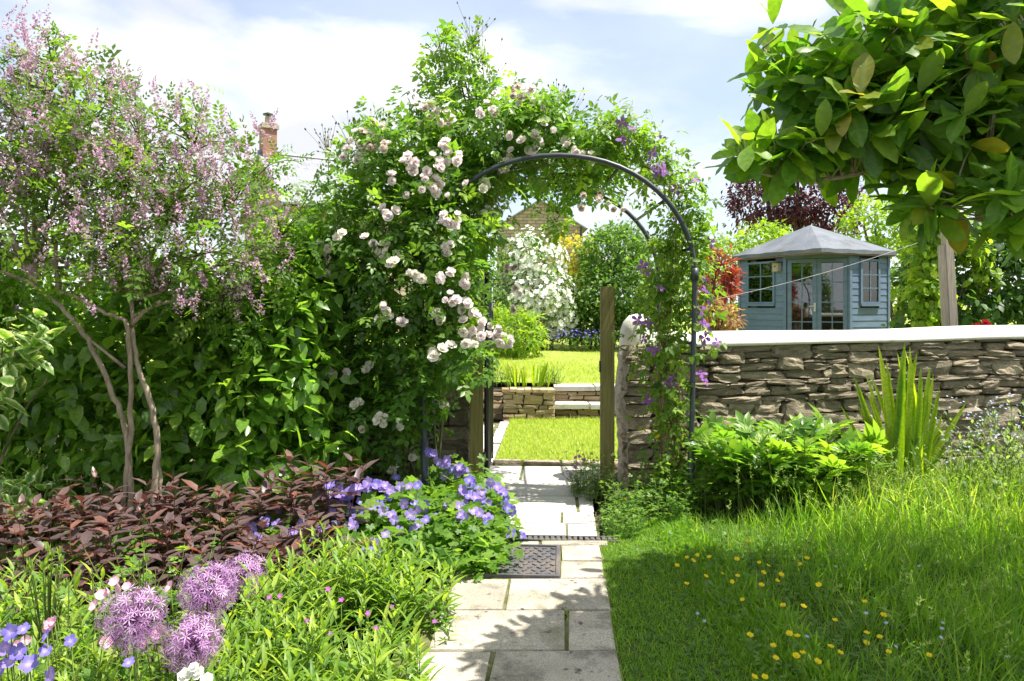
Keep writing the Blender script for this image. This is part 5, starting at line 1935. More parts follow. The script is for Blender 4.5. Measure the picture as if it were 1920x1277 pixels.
# (px, py, spread, count, kind: p pink, c cream, f faded)
rc_ = [(790, 322, 34, 15, 'p'), (735, 335, 10, 3, 'p'), (705, 358, 14, 4, 'p'), (726, 396, 14, 5, 'p'), (755, 370, 6, 1, 'p'), (808, 347, 16, 5, 'p'), (845, 370, 4, 1, 'p'), (838, 273, 10, 3, 'p'), (848, 300, 14, 5, 'p'),
       (912, 205, 16, 6, 'p'), (838, 222, 10, 4, 'p'), (948, 309, 16, 7, 'p'), (994, 265, 17, 9, 'p'), (965, 285, 6, 1, 'p'), (958, 255, 6, 1, 'p'), (1072, 276, 12, 3, 'p'), (1102, 297, 11, 3, 'p'), (1060, 262, 6, 1, 'p'),
       (995, 185, 22, 4, 'f'), (1000, 190, 22, 5, 'p'), (950, 170, 18, 6, 'f'), (1022, 238, 12, 4, 'p'), (790, 210, 20, 4, 'f'), (795, 215, 20, 4, 'p'), (678, 262, 26, 8, 'f'), (690, 250, 26, 7, 'p'), (660, 290, 14, 5, 'p'), (880, 345, 5, 1, 'p'), (908, 350, 10, 3, 'c'), (915, 405, 12, 4, 'p'),
       (845, 415, 16, 7, 'p'), (845, 468, 11, 3, 'p'), (728, 472, 16, 6, 'c'), (735, 500, 10, 3, 'c'), (640, 445, 9, 3, 'c'), (608, 460, 10, 3, 'c'), (608, 515, 11, 4, 'p'), (567, 494, 9, 3, 'c'), (690, 450, 10, 2, 'p'),
       (785, 512, 12, 4, 'c'), (838, 520, 9, 4, 'p'), (846, 562, 10, 4, 'p'), (880, 530, 9, 3, 'p'), (818, 585, 7, 2, 'p'), (830, 600, 7, 2, 'p'), (745, 610, 10, 3, 'p'), (722, 597, 8, 2, 'c'), (718, 578, 6, 2, 'p'),
       (882, 575, 14, 5, 'p'), (890, 610, 22, 12, 'p'), (915, 632, 22, 14, 'p'), (938, 640, 14, 8, 'p'), (880, 640, 10, 3, 'c'), (822, 657, 12, 4, 'c'), (842, 652, 6, 1, 'c'), (630, 706, 15, 6, 'p'), (600, 749, 10, 3, 'c'),
       (690, 687, 8, 2, 'c'), (670, 762, 9, 3, 'c'), (718, 788, 10, 4, 'c'), (756, 790, 5, 1, 'p'), (756, 803, 4, 1, 'c'), (820, 765, 12, 5, 'c'), (740, 878, 11, 5, 'c'), (770, 855, 7, 2, 'c'), (790, 896, 7, 2, 'c'),
       (680, 808, 4, 1, 'f'), (1140, 372, 16, 4, 'f'), (1095, 380, 14, 3, 'f'), (1160, 388, 8, 2, 'f'), (975, 545, 9, 3, 'f'), (955, 500, 12, 5, 'f'), (965, 580, 7, 2, 'f'), (770, 300, 14, 4, 'p'), (730, 275, 10, 3, 'f')]
nb = 0
for (px, py, sp, n, kind) in rc_:
    hang = py > 365 and 1080 < px < 1200
    y0 = surf_y(px, py, RB, 5.75)
    for i in range(n):
        if nb >= 300:
            break
        a, r = random.uniform(0, 6.28), sp * 1.3 * math.sqrt(random.random())
        x_, z_ = px + r * math.cos(a), py + r * math.sin(a) * 0.85
        y_ = min(y0, 6.6) - 0.15 + random.uniform(-0.05, 0.05)
        if 945 < px < 980 and 480 < py < 600:
            y_ = 6.5
        me = {'p': random.choice((rm[0], rm[2], rm[0], rm[2], rm[4])), 'c': random.choice((rm[1], rm[3], rm[1])), 'f': random.choice((rm[5], rm[5], rm[4]))}[kind]
        nrm = Vector((math.cos(a) * 0.5 + random.gauss(0, 0.2), -0.75, (-math.sin(a) * 0.5 + 0.35 + random.gauss(0, 0.2)) if not hang else -0.6))
        child(me, 'bloom', rose, P(x_, z_, y_), quat_to(nrm), random.uniform(0.033, 0.047) * (0.85 if kind == 'f' else 1))
        nb += 1
# sprays of buds at the top
mb = MB()
mbud = MB()
for (px, py, Y, n) in ((615, 265, 5.7, 26), (830, 85, 5.9, 26), (885, 60, 5.9, 26), (905, 95, 5.9, 14), (1045, 190, 6.0, 30), (920, 140, 5.9, 14), (700, 240, 5.75, 14), (1070, 200, 6.0, 12), (655, 250, 5.7, 14), (805, 165, 5.9, 10),
                        (930, 385, 5.5, 20)):
    base = np.array(P(px + random.uniform(-8, 8), py + 75, Y))
    hub = np.array(P(px, py + 25, Y))
    mb.tube(bez(base, hub, 0.0, 4), [0.004, 0.0035, 0.003, 0.003], 4)
    for i in range(n):
        e = np.array(P(px + random.gauss(0, 17), py + random.gauss(-8, 17), Y)) + np.array([0, random.gauss(0, 0.06), 0])
        mb.tube(bez(hub + rng.normal(size=3) * 0.01, e, 0.015, 3), 0.0016, 3)
        d = norm(e - hub)
        mbud.inst(L4, np.array([e, e]), np.array([d, d]), rng.normal(size=(2, 3)), random.uniform(0.022, 0.032), random.random())
mb.build('bud_stalk', M['cane'], rose, True, 'stuff')
mbud.build('bud', M['bud'], rose, True, 'stuff')

# ------------------------------------------------------------------ clematis
CB = blobs_px([(1165, 262, 5.95, 62, 34, 0.3), (1225, 320, 5.8, 48, 44, 0.25), (1282, 395, 5.7, 30, 55, 0.22), (1265, 470, 5.75, 36, 60, 0.22), (1248, 560, 5.72, 34, 60, 0.2), (1245, 650, 5.7, 36, 60, 0.2),
               (1252, 740, 5.65, 26, 60, 0.16), (1260, 830, 5.6, 24, 60, 0.16), (1262, 920, 5.6, 28, 45, 0.18), (1300, 470, 5.65, 22, 60, 0.15), (1310, 600, 5.6, 18, 70, 0.12), (1200, 640, 5.85, 20, 30, 0.12)])
clem = thing('clematis', 'clematis with purple flowers climbing the right pole of the arch', 'climber', (1.2, 5.7, 0))
pos, nn, tint, CC, CN = crown(CB, 2350, 6, 0.07, 0.6, 0.3, 0.05)
ax, up = orient(nn, 0.45)
mb = MB()
mb.inst(TRI3, pos, ax, up, sizes(len(pos), 0.085, 0.3), tint)
mb.build('foliage', M['clem'], clem, True, 'stuff')
mb = MB()
for i in range(26):
    b = np.array([random.uniform(1.05, 1.3), random.uniform(5.5, 5.75), -0.02])
    ch = [8, 7, 6, 5, 4, 3, 2, 1][:random.randint(4, 8)]
    p = [b] + [CB[c, :3] + rng.normal(size=3) * 0.06 for c in ch]
    p = np.array(p)
    tt = np.linspace(0, len(p) - 1, len(p) * 3)
    pp = np.stack([np.interp(tt, range(len(p)), p[:, k]) for k in range(3)], 1) + rng.normal(size=(len(tt), 3)) * 0.012
    mb.tube(pp, np.linspace(0.0045, 0.002, len(tt)), 4)
branch_to(mb, [c[:3] for c in CB], CC[rng.choice(len(CC), 120, replace=False)], 0.0022, 0.0012, 3, 0.05, 0.03, 4)
mb.build('vine', roughmat('vine', [(0.16, 0.1, 0.06), (0.3, 0.2, 0.12)], 12, 0.8, 0.2), clem)
mb = MB()
for (px, py, s) in ((1185, 185, 60), (1150, 215, 50), (1335, 360, 60), (1330, 440, 45), (1345, 560, 40), (1210, 215, 45), (1300, 290, 60)):
    e = np.array(P(px, py, 5.75))
    st = CB[np.linalg.norm(CB[:, :3] - e, axis=1).argmin(), :3]
    q = bez(st, e, 0.12, 6, 0.05)
    mb.tube(q, np.linspace(0.0025, 0.001, 6), 3)
    mb.inst(TRI3, q[2:], norm(rng.normal(size=(4, 3))), (0, -0.3, 1), 0.055, 0.8)
mb.build('tendril', M['clem'], clem, True, 'stuff')
cm = flower_mesh(CLEF, 'bloom', M['clemp'])
for (px, py) in ((1165, 230), (1185, 242), (1240, 262), (1222, 288), (1232, 320), (1245, 318), (1302, 336), (1268, 355), (1170, 262), (1265, 410), (1330, 455), (1205, 498), (1212, 508), (1322, 545), (1330, 560), (1318, 605),
                 (1326, 610), (1345, 642), (1322, 634), (1215, 605), (1208, 635), (1225, 655), (1195, 600), (1315, 700), (1322, 712), (1262, 712), (1255, 720), (1215, 752), (1288, 768), (1240, 540), (1310, 580), (1322, 522)):
    y_ = surf_y(px, py, CB, 5.65)
    child(cm, 'bloom', clem, P(px, py, min(5.9, y_ - 0.03)), quat_to((random.gauss(0, 0.5), -0.7, random.gauss(0.2, 0.4))), random.uniform(0.042, 0.066))

# ------------------------------------------------------------------ left: pink flowering shrub on bare stems
ind = thing('flowering_shrub', 'tall multi stemmed shrub with pinnate leaves and mauve pink flower spikes', 'shrub', (-2.5, 4.85, 0))
YT = 4.8
stems_px = [[(243, 985), (246, 900), (236, 800), (212, 740), (175, 655), (140, 600), (95, 560), (60, 530)],
            [(228, 985), (236, 900), (245, 820), (246, 740), (243, 650), (238, 600), (200, 590), (150, 560), (110, 545)],
            [(283, 990), (290, 900), (296, 820), (280, 740), (262, 700), (250, 640), (245, 560)],
            [(296, 990), (298, 900), (297, 830)]]
mb = MB()
tips_ = []
for j, sp in enumerate(stems_px):
    p = np.array([tuple(P(a, b, YT + 0.05 * math.sin(j * 2 + i * 0.5))) for i, (a, b) in enumerate(sp)])
    p[0, 2] = -0.02
    tt = np.linspace(0, len(p) - 1, len(p) * 4)
    # smooth interpolation
    pp = np.stack([np.interp(tt, range(len(p)), p[:, k]) for k in range(3)], 1)
    for _ in range(2):
        pp[1:-1] = (pp[:-2] + 2 * pp[1:-1] + pp[2:]) / 4
    pp[1:-1] += rng.normal(size=pp[1:-1].shape) * 0.004
    rad = np.linspace((0.02, 0.019, 0.022, 0.017)[j], (0.014, 0.01, 0.013, 0.014)[j], len(pp))
    mb.tube(pp, rad, 9)
    tips_ += list(pp[len(pp) // 2:])
IB = blobs_px([(95, 130, 5.0, 80, 55, 0.35), (40, 215, 5.0, 75, 75, 0.45), (160, 235, 5.0, 110, 75, 0.5), (260, 270, 5.0, 90, 60, 0.45), (360, 270, 5.0, 85, 60, 0.4), (60, 340, 4.9, 100, 85, 0.5), (190, 350, 4.9, 130, 80, 0.5),
               (330, 370, 4.9, 120, 75, 0.5), (440, 375, 5.1, 85, 60, 0.4), (525, 445, 5.2, 70, 45, 0.35), (90, 460, 4.8, 110, 75, 0.5), (230, 470, 4.75, 130, 70, 0.5), (370, 480, 4.85, 115, 65, 0.45), (470, 490, 5.1, 75, 60, 0.4),
               (400, 570, 4.9, 80, 45, 0.3), (-60, 300, 5.0, 90, 110, 0.5), (-50, 470, 4.9, 80, 80, 0.5)])
pos, nn, tint, IC, IN = crown(IB, 2250, 6, 0.10, 0.9, 0.15)
limbs = []
for i in range(len(IB)):
    c = IB[i, :3]
    S_ = np.array(tips_)
    d = np.linalg.norm(S_ - c, axis=1) + np.where(S_[:, 2] > c[2], 1, 0)
    s = S_[d.argmin()]
    q = bez(s, c, 0.1, 9, 0.1)
    mb.tube(q, np.linspace(0.014, 0.006, 9), 7)
    limbs += list(q[3:])
mb.tube(bez(P(243, 612, YT), P(300, 565, YT - 0.1), 0.02, 6), np.linspace(0.016, 0.01, 6), 8)
mb.tube(bez(P(172, 640, YT), P(235, 690, YT + 0.02), 0.0, 6), np.linspace(0.008, 0.012, 6), 6)
mb.build('branch', M['bark'], ind)
mb = MB()
branch_to(mb, limbs, IC[rng.choice(len(IC), min(440, len(IC)), replace=False)], 0.006, 0.0025, 5, 0.06, 0.04, 5)
mb.build('twig', M['bark2'], ind, True, 'stuff')
ax, up = orient(nn, 0.15, 0.8, 0.7)
mb = MB()
mb.inst(PINN, pos, ax, up, sizes(len(pos), 0.165, 0.25), np.clip(tint - 0.05, 0, 1))
# free sprays standing out of the top
for (px, py) in ((110, 55), (90, 75), (200, 95), (30, 110), (255, 150), (380, 190), (440, 240), (230, 140), (560, 300), (600, 330), (20, 150), (600, 380), (530, 280), (320, 190), (5, 120)):
    e = np.array(P(px, py, 5.0 + random.uniform(-0.2, 0.2)))
    st = IB[np.linalg.norm(IB[:, :3] - e, axis=1).argmin(), :3]
    q = bez(st, e, 0.08, 7, 0.04)
    mb.tube(q, np.linspace(0.0045, 0.0028, 7), 4, 0.2)
    for k in range(2):
        mb.inst(PINN, q[2:], norm((e - st) * 0.6 + rng.normal(size=(5, 3)) * 0.5), norm(rng.normal(size=(5, 3)) + [0, -0.5, 1]), 0.13, rng.random(5) * 0.6)
mb.build('foliage', M['indigo'], ind, True, 'stuff')
mb = MB()
k = 930
i = rng.integers(0, len(IC), k)
b = IC[i] + IN[i] * rng.uniform(0, 0.12, (k, 1)) + np.array([0, -0.06, 0]) + rng.normal(size=(k, 3)) * 0.09
b = b[(b[:, 2] > 1.35)]
nf = 36
for q in b:
    d = norm(np.array([random.gauss(0, 0.35), random.gauss(0, 0.3) - 0.15, random.uniform(0.4, 1.2)]))
    L = random.uniform(0.09, 0.19)
    f = np.linspace(0, 1, nf)
    o_ = norm(rng.normal(size=(nf, 3)))
    p = q + d * (f[:, None] * L) + o_ * (0.013 * (1.15 - f))[:, None]
    mb.inst(L4, p, norm(o_ + d * 0.3), rng.normal(size=(nf, 3)), 0.02 * (1.15 - 0.5 * f), np.clip(0.25 + 0.6 * rng.random(nf), 0, 1), 1.4)
mb.build('flower_spikes', M['pinkspike'], ind, True, 'stuff')

# ------------------------------------------------------------------ hedge of leafy shrubs behind
for (lab, bpx, bl, n) in (
        ('dark glossy leaved shrub filling the space behind the leftmost bare stems', 90,
         [(20, 620, 5.50, 110, 90), (120, 720, 5.45, 110, 100), (0, 780, 5.45, 110, 100), (100, 850, 5.40, 110, 80), (-90, 700, 5.40, 100, 160), (60, 540, 5.60, 120, 70)], 3600),
        ('dark glossy leaved shrub between the bare stems and the rose, taller one', 330,
         [(250, 650, 5.50, 110, 100), (350, 740, 5.40, 110, 100), (240, 830, 5.40, 110, 90), (390, 620, 5.45, 110, 90), (340, 860, 5.35, 100, 70), (300, 540, 5.60, 110, 60)], 4000),
        ('glossy green shrub with lit upper leaves, just left of the rose', 510,
         [(500, 600, 5.45, 95, 90), (470, 740, 5.35, 100, 100), (560, 700, 5.40, 70, 90), (500, 850, 5.30, 100, 65), (560, 560, 5.50, 70, 70), (590, 830, 5.40, 60, 60), (560, 470, 5.60, 60, 50)], 4000)):
    shrub('hedge_shrub', lab, 'shrub', tuple(G(bpx, 5.6, 0)), blobs_px(bl, 0.45), n, 8, 0.085, L8, 0.12, M['hedge'], 0.25, 'leafy shrubs behind the border', r0=0.02, front=0.45, shell=0.45, up=1.0)
shrub('variegated_dogwood', 'shrub with cream edged pale leaves at the left edge of the frame', 'shrub', tuple(G(-40, 4.3, 0)),
      blobs_px([(5, 650, 4.3, 50, 40, 0.2), (-50, 720, 4.3, 60, 80, 0.25), (20, 715, 4.3, 30, 30, 0.15)]), 150, 5, 0.08, VARI, 0.15, M['varieg'], 0.3, r0=0.012)
shrub('variegated_euonymus', 'low variegated shrub with white edged leaves beside the bronze leaves, far left', 'shrub', tuple(G(40, 4.7, 0)),
      blobs_px([(30, 955, 4.7, 70, 40, 0.25), (85, 945, 4.8, 40, 30, 0.2), (-30, 970, 4.6, 60, 50, 0.25)]), 480, 5, 0.06, VARI, 0.11, M['varieg'], 0.2, r0=0.01, front=0.1)
# sword leaved tuft in the shade
t = thing('shade_tuft', 'dark tuft of narrow arching leaves in the shade at far left', 'plant', tuple(G(20, 5.2, 0)))
mb = MB()
bs = disc(90, G(20, 5.2, 0), 0.12, 0.12)
grass(mb, bs, 0.55, 0.2, 0.5, (0.2, 0.15), [leaf_t(0.05, (0.3, 0.7), (1, 0.8), 0.2, 0.4)])
mb.build('foliage', M['hedge'], t, True, 'stuff')

# ------------------------------------------------------------------ bronze leaved band
bz_ = [('bronze leaved perennial at the left edge, in front of the variegated shrub', 40, 4.3, 0.36), ('bronze leaved perennial left of the bare stems', 150, 4.35, 0.36), ('bronze leaved perennial at the foot of the bare stems', 270, 4.5, 0.36),
       ('bronze leaved perennial right of the bare stems', 390, 4.5, 0.36), ('tall bronze leaved perennial with red tips, next to the violet flowers', 500, 4.55, 0.33), ('bronze leaved perennial mingling with the violet flowers', 600, 4.55, 0.3),
       ('bronze leaved perennial behind the yellow green seed heads', 90, 3.6, 0.33), ('bronze leaved perennial behind the round mauve flower heads', 260, 3.75, 0.36), ('bronze leaved perennial right behind the farthest mauve ball', 430, 3.85, 0.34),
       ('bronze leaved perennial in front of the violet flowers, by the green lance leaves', 540, 3.95, 0.28)]
for lab, px, Y, r in bz_:
    b = G(px, Y, 0)
    t = thing('bronze_perennial', lab, 'plant', tuple(b), 'bronze leaved perennials')
    ml, ms_ = MB(), MB()
    n = 17
    bs = disc(n, b, r, r * 0.8)
    H = rng.uniform(0.2, 0.5, n) * (1.25 if px in (500, 600) else 1.0)
    shoots(ml, ms_, bs, H, BRONZE, 6, 0.145, 0.003, 0.22, 0.75, -0.05, 0.25, (0.3, 0.17), 0.22, whorl=2)
    ml.build('foliage', M['dark'], t, True, 'stuff')
    ms_.build('stem', M['redstem'], t, True, 'stuff')

# ------------------------------------------------------------------ violet cranesbill by the path
gm_ = flower_mesh(GERF, 'bloom', M['geranp'])
bm_ = flower_mesh(GERF, 'bloom', M['blue'])
gfl = [(545, 1000), (560, 962), (500, 975), (520, 960), (585, 950), (622, 962), (645, 935), (668, 958), (610, 990), (590, 1010), (680, 975), (470, 990), (636, 912), (650, 925), (660, 918), (612, 940), (600, 955), (570, 975), (580, 990), (690, 905), (705, 912), (716, 915), (722, 910), (730, 917), (750, 912), (768, 912), (784, 910), (775, 920), (700, 950), (712, 945),
       (718, 958), (735, 965), (740, 975), (760, 940), (758, 945), (778, 945), (790, 952), (798, 948), (770, 965), (785, 982), (775, 990), (748, 995), (822, 866), (832, 872), (838, 862), (818, 858), (812, 850), (848, 880), (862, 876), (872, 882),
       (876, 892), (886, 905), (893, 915), (905, 922), (912, 915), (880, 930), (892, 932), (906, 938), (865, 966), (872, 972), (840, 950), (888, 958), (900, 962), (915, 972), (936, 918), (944, 925), (950, 935), (940, 950), (952, 952), (962, 958),
       (970, 1002), (978, 1006), (658, 985), (665, 975), (630, 980), (690, 1027), (700, 1020), (520, 985), (530, 992), (480, 1010), (910, 948), (925, 955), (870, 940), (800, 975), (730, 930), (655, 960), (620, 930), (640, 950), (600, 930), (675, 940), (858, 890)]
fi = 0
for (lab, cx, Y, bl, n, sel) in (
        ('violet cranesbill mound spilling over the path edge beside the iron cover', 880, 4.75, [(880, 1010, 4.7, 80, 60, 0.3), (820, 1060, 4.4, 90, 60, 0.3), (895, 1075, 4.3, 62, 58, 0.25), (900, 950, 5.0, 50, 35, 0.2), (850, 1110, 4.05, 60, 40, 0.2)], 2000, lambda p: p[0] > 800),
        ('violet cranesbill mound between the bronze leaves and the path edge mound', 740, 4.75, [(740, 990, 4.75, 80, 50, 0.3), (700, 1050, 4.4, 80, 55, 0.3), (780, 960, 4.95, 60, 40, 0.25)], 1400, lambda p: 680 < p[0] <= 800),
        ('violet cranesbill threading through the bronze leaved plants', 610, 4.6, [(610, 1000, 4.6, 70, 40, 0.25), (560, 1030, 4.4, 60, 40, 0.25), (450, 1000, 4.5, 90, 24, 0.2), (300, 1010, 4.4, 90, 22, 0.2), (130, 1020, 4.3, 110, 22, 0.2)], 1100, lambda p: p[0] <= 680),
        ('violet cranesbill at the foot of the left gate post', 860, 5.5, [(850, 905, 5.6, 50, 40, 0.2), (885, 940, 5.3, 40, 40, 0.2)], 500, None)):
    b = G(cx, Y, 0)
    t = thing('cranesbill', lab, 'plant', tuple(b), 'violet cranesbill along the path')
    BL = blobs_px(bl)
    pos, nn, tint, C, Nn = crown(BL, n, 5, 0.05, 0.5, 0.3, 0.03)
    k = len(pos)
    ax = norm(nn * np.array([1, 1, 0.15]) + rng.normal(size=(k, 3)) * 0.5)
    up = norm(nn * 0.6 + np.array([0, 0, 0.8]) + rng.normal(size=(k, 3)) * 0.3)
    mb = MB()
    mb.inst(PALM, pos, ax, up, sizes(k, 0.05, 0.3), tint)
    mb.build('foliage', M['geran'], t, True, 'stuff')
    ms_ = MB()
    for c in C[rng.choice(len(C), min(90, len(C)), replace=False)]:
        ms_.tube(bez((b.x + (c[0] - b.x) * 0.6, b.y + (c[1] - b.y) * 0.6, 0), c, 0.04, 4), 0.0025, 3)
    if sel:
        fl_ = [q for q in gfl if sel(q)]
        fl_ += [(q[0] + random.gauss(0, 14), q[1] + random.gauss(0, 9)) for q in fl_ if random.random() < 0.6]
        for f_ in fl_:
            y_ = surf_y(f_[0], f_[1], BL, Y + 0.1 if f_[1] > 900 else 5.45) - 0.1
            p = P(f_[0], f_[1], y_)
            ms_.tube(bez((p.x, p.y + 0.06, max(0, p.z - 0.22)), p, 0.0, 4), 0.0018, 3)
            child(gm_ if random.random() < 0.7 else bm_, 'bloom', t, p, quat_to((random.gauss(0, 0.35), -0.75, random.gauss(0.55, 0.3))), random.uniform(0.03, 0.042))
    ms_.build('stem', M['stem'], t, True, 'stuff')

# ------------------------------------------------------------------ green lance leaved plants in the foreground
ll_ = [('lance leaved green clump at the path edge, in the bottom foreground', 690, 2.75, 0.22, 0.26), ('lance leaved green clump along the path edge below the cranesbill mound', 775, 3.5, 0.2, 0.24), ('lance leaved green clump in front of the middle cranesbill', 690, 3.5, 0.28, 0.3),
       ('lance leaved green clump at the bottom of the picture, right of the mauve balls', 560, 2.55, 0.28, 0.36), ('lance leaved green clump right beside the lowest mauve ball', 470, 2.85, 0.26, 0.38), ('lance leaved green clump between bronze leaves and cranesbill', 590, 3.4, 0.28, 0.34),
       ('lance leaved green clump under the leftmost mauve ball', 260, 2.25, 0.26, 0.36), ('lance leaved green clump among the blue flowers, bottom left', 90, 2.4, 0.28, 0.36), ('lance leaved green clump at the lower left edge under the seed heads', 40, 3.0, 0.3, 0.36),
       ('lance leaved green clump in the bottom centre foreground', 660, 2.35, 0.24, 0.28), ('lance leaved green clump filling between the mauve balls', 390, 2.55, 0.2, 0.3)]
for lab, px, Y, r, h in ll_:
    b = G(px, Y, 0)
    t = thing('lance_perennial', lab, 'plant', tuple(b), 'lance leaved perennials in the foreground')
    ml, ms_ = MB(), MB()
    n = int(36 * (r / 0.25) ** 2)
    bs = disc(n, b, r, r)
    shoots(ml, ms_, bs, h * rng.uniform(0.7, 1.25, n), LANCE, 15, 0.108, 0.0025, 0.2, 1.2, 0.35, 0.1, (0.32, 0.22), 0.42)
    ml.build('foliage', M['lance'], t, True, 'stuff')
    ms_.build('stem', M['stem'], t, True, 'stuff')
t = thing('path_seedling', 'single lance leaved seedling rooted at the path edge joint', 'plant', tuple(G(840, 3.28, 0)))
ml, ms_ = MB(), MB()
shoots(ml, ms_, np.array([tuple(G(840, 3.28, 0))]), np.array([0.11]), LANCE, 9, 0.06, 0.002, 0.2, 1.2, 0.3)
ml.build('foliage', M['lance'], t, True, 'stuff')
ms_.build('stem', M['stem'], t)
# weeds in the paving joints
mb = MB()
for (u, y, n, s) in ((0.205, 3.6, 50, 0.03), (0.205, 3.25, 16, 0.02), (-0.1, 3.85, 60, 0.012), (-0.115, 3.1, 50, 0.015), (0.2, 4.07, 90, 0.016), (0.17, 4.2, 60, 0.014), (-0.2, 4.06, 50, 0.012), (0.3, 3.625, 20, 0.01), (-0.2, 3.2, 30, 0.01), (0.1, 5.08, 30, 0.01), (-0.1, 6.32, 40, 0.014), (-0.17, 6.6, 40, 0.014)):
    for k in range(n):
        q = path_pt(u + random.gauss(0, 0.012), y + random.gauss(0, 0.05))
        grass(mb, np.array([[q.x, q.y, 0.012]]), s, 0.4, 0.6, (0.5, 0.3), SHORT)
o = mb.build('joint_weeds', M['lawn'], None, True, 'stuff')
tag(o, 'tiny moss and grass tufts growing in the paving joints', 'weeds')

# ------------------------------------------------------------------ mauve ball flowers
for (px, py, Y, r, lab, stem) in ((250, 1160, 2.28, 0.102, 'largest mauve star ball flower, leftmost, with its stem showing below', 1), (390, 1110, 2.5, 0.098, 'mauve star ball flower between the largest and the farthest one', 1),
                                  (458, 1078, 3.15, 0.095, 'farthest and smallest looking mauve star ball flower, partly hidden', 1), (363, 1207, 2.35, 0.09, 'lowest mauve star ball flower, near the white rose', 1)):
    c = P(px, py, Y)
    t = thing('allium', lab, 'flower', (c.x + 0.01, c.y + 0.02, 0), 'mauve ball flowers')
    mb = MB()
    mb.tube(bez((c.x + 0.01, c.y + 0.02, -0.01), c - Vector((0, 0, 0.012)), 0, 6, 0.01), 0.0062, 8)
    mb.build('stem', M['stem'], t)
    n = 230
    i = np.arange(n) + 0.5
    ph = np.arccos(1 - 2 * i / n)
    th = math.pi * (1 + 5 ** 0.5) * i
    d = np.stack([np.cos(th) * np.sin(ph), np.sin(th) * np.sin(ph), np.cos(ph)], 1)
    d = norm(d + rng.normal(size=d.shape) * 0.13)
    rr = r * rng.uniform(0.68, 1.06, n)
    cc = np.array(c)
    mb = MB()
    mb.inst(STAR, cc + d * rr[:, None], norm(np.cross(d, rng.normal(size=d.shape))), d, rng.uniform(0.016, 0.025, n), rng.uniform(0.3, 1, n))
    mb.build('florets', M['allium'], t, True, 'stuff')
    mb = MB()
    for k in range(n):
        mb.tube([cc + d[k] * 0.008, cc + d[k] * rr[k]], 0.0009, 3, 0.1, cap=False)
    mb.build('pedicels', M['allium'], t, True, 'stuff')
# pink roses behind, white bloom, blue cranesbill, seed heads
t = thing('pink_rose_bush', 'low rose bush with small pink open flowers behind the largest mauve ball', 'shrub', tuple(G(270, 2.7, 0)))
ml, ms_ = MB(), MB()
bs = disc(34, G(270, 2.72, 0), 0.28, 0.2)
shoots(ml, ms_, bs, rng.uniform(0.35, 0.6, 34), ROSE5, 6, 0.09, 0.003, 0.2, 0.9, 0.1)
fm = flower_mesh(flower_t(6, 0.85, 0.4, droop=-0.05), 'bloom', M['pinkfl'])
for (px, py) in ((190, 1117), (178, 1136), (205, 1108), (215, 1092), (225, 1102), (238, 1100), (95, 1170), (88, 1178), (102, 1165), (50, 1200), (35, 1210), (198, 1205), (250, 1212), (272, 1208), (290, 1192), (305, 1178), (300, 1150), (320, 1100)):
    Y = random.uniform(2.42, 2.55) if px > 120 else 2.35
    p = P(px, py, Y)
    ms_.tube(bez((p.x, p.y + 0.08, 0), p, 0.1, 4), 0.002, 3)
    child(fm, 'bloom', t, p, quat_to((random.gauss(0, 0.5), -0.7, random.gauss(0.5, 0.4))), random.uniform(0.015, 0.024))
ml.build('foliage', M['lance'], t, True, 'stuff')
ms_.build('stem', M['stem'], t, True, 'stuff')
t = thing('white_rose', 'white rose bloom at the bottom edge beneath the mauve balls', 'flower', tuple(G(365, 2.15, 0)))
fm = flower_mesh(RO1, 'bloom', M['whitefl'])
mb = MB()
for (px, py, s) in ((348, 1268, 0.024), (374, 1264, 0.022), (364, 1252, 0.016), (388, 1276, 0.022)):
    p = P(px, py, 2.12)
    mb = MB()
    mb.tube(bez((p.x, p.y + 0.03, 0), p, 0.05, 4), 0.0025, 4)
    mb.build('stem', M['stem'], t)
    child(fm, 'bloom', t, p, quat_to((random.gauss(0, 0.2), -0.6, 0.8)), s)
t = thing('blue_cranesbill', 'blue violet cranesbill flowers in the bottom left corner', 'plant', tuple(G(70, 2.3, 0)))
ml, ms_ = MB(), MB()
bs = disc(60, G(60, 2.3, 0), 0.3, 0.2)
shoots(ml, ms_, bs, rng.uniform(0.2, 0.42, 60), PALM, 4, 0.05, 0.002, 0.25, 0.6, 0.2)
for (px, py, s) in ((20, 1185, 40), (45, 1180, 36), (88, 1192, 32), (133, 1201, 30), (85, 1220, 34), (10, 1215, 40), (20, 1240, 42), (55, 1245, 40), (97, 1268, 44), (242, 1243, 32), (0, 1255, 40), (35, 1222, 36), (-10, 1190, 36)):
    Y = 2.12
    p = P(px, py, Y)
    ms_.tube(bez((p.x, p.y + 0.06, 0), p, 0.05, 4), 0.002, 3)
    child(bm_ if random.random() < 0.7 else gm_, 'bloom', t, p, quat_to((random.gauss(0, 0.3), -0.7, random.gauss(0.6, 0.45))), s / 1400 * Y * random.uniform(0.36, 0.5))
ml.build('foliage', M['geran'], t, True, 'stuff')
ms_.build('stem', M['stem'], t, True, 'stuff')
t = thing('columbine', 'yellow green columbine seed heads on thin stalks at the left', 'plant', tuple(G(85, 2.8, 0)))
ms_, mh = MB(), MB()
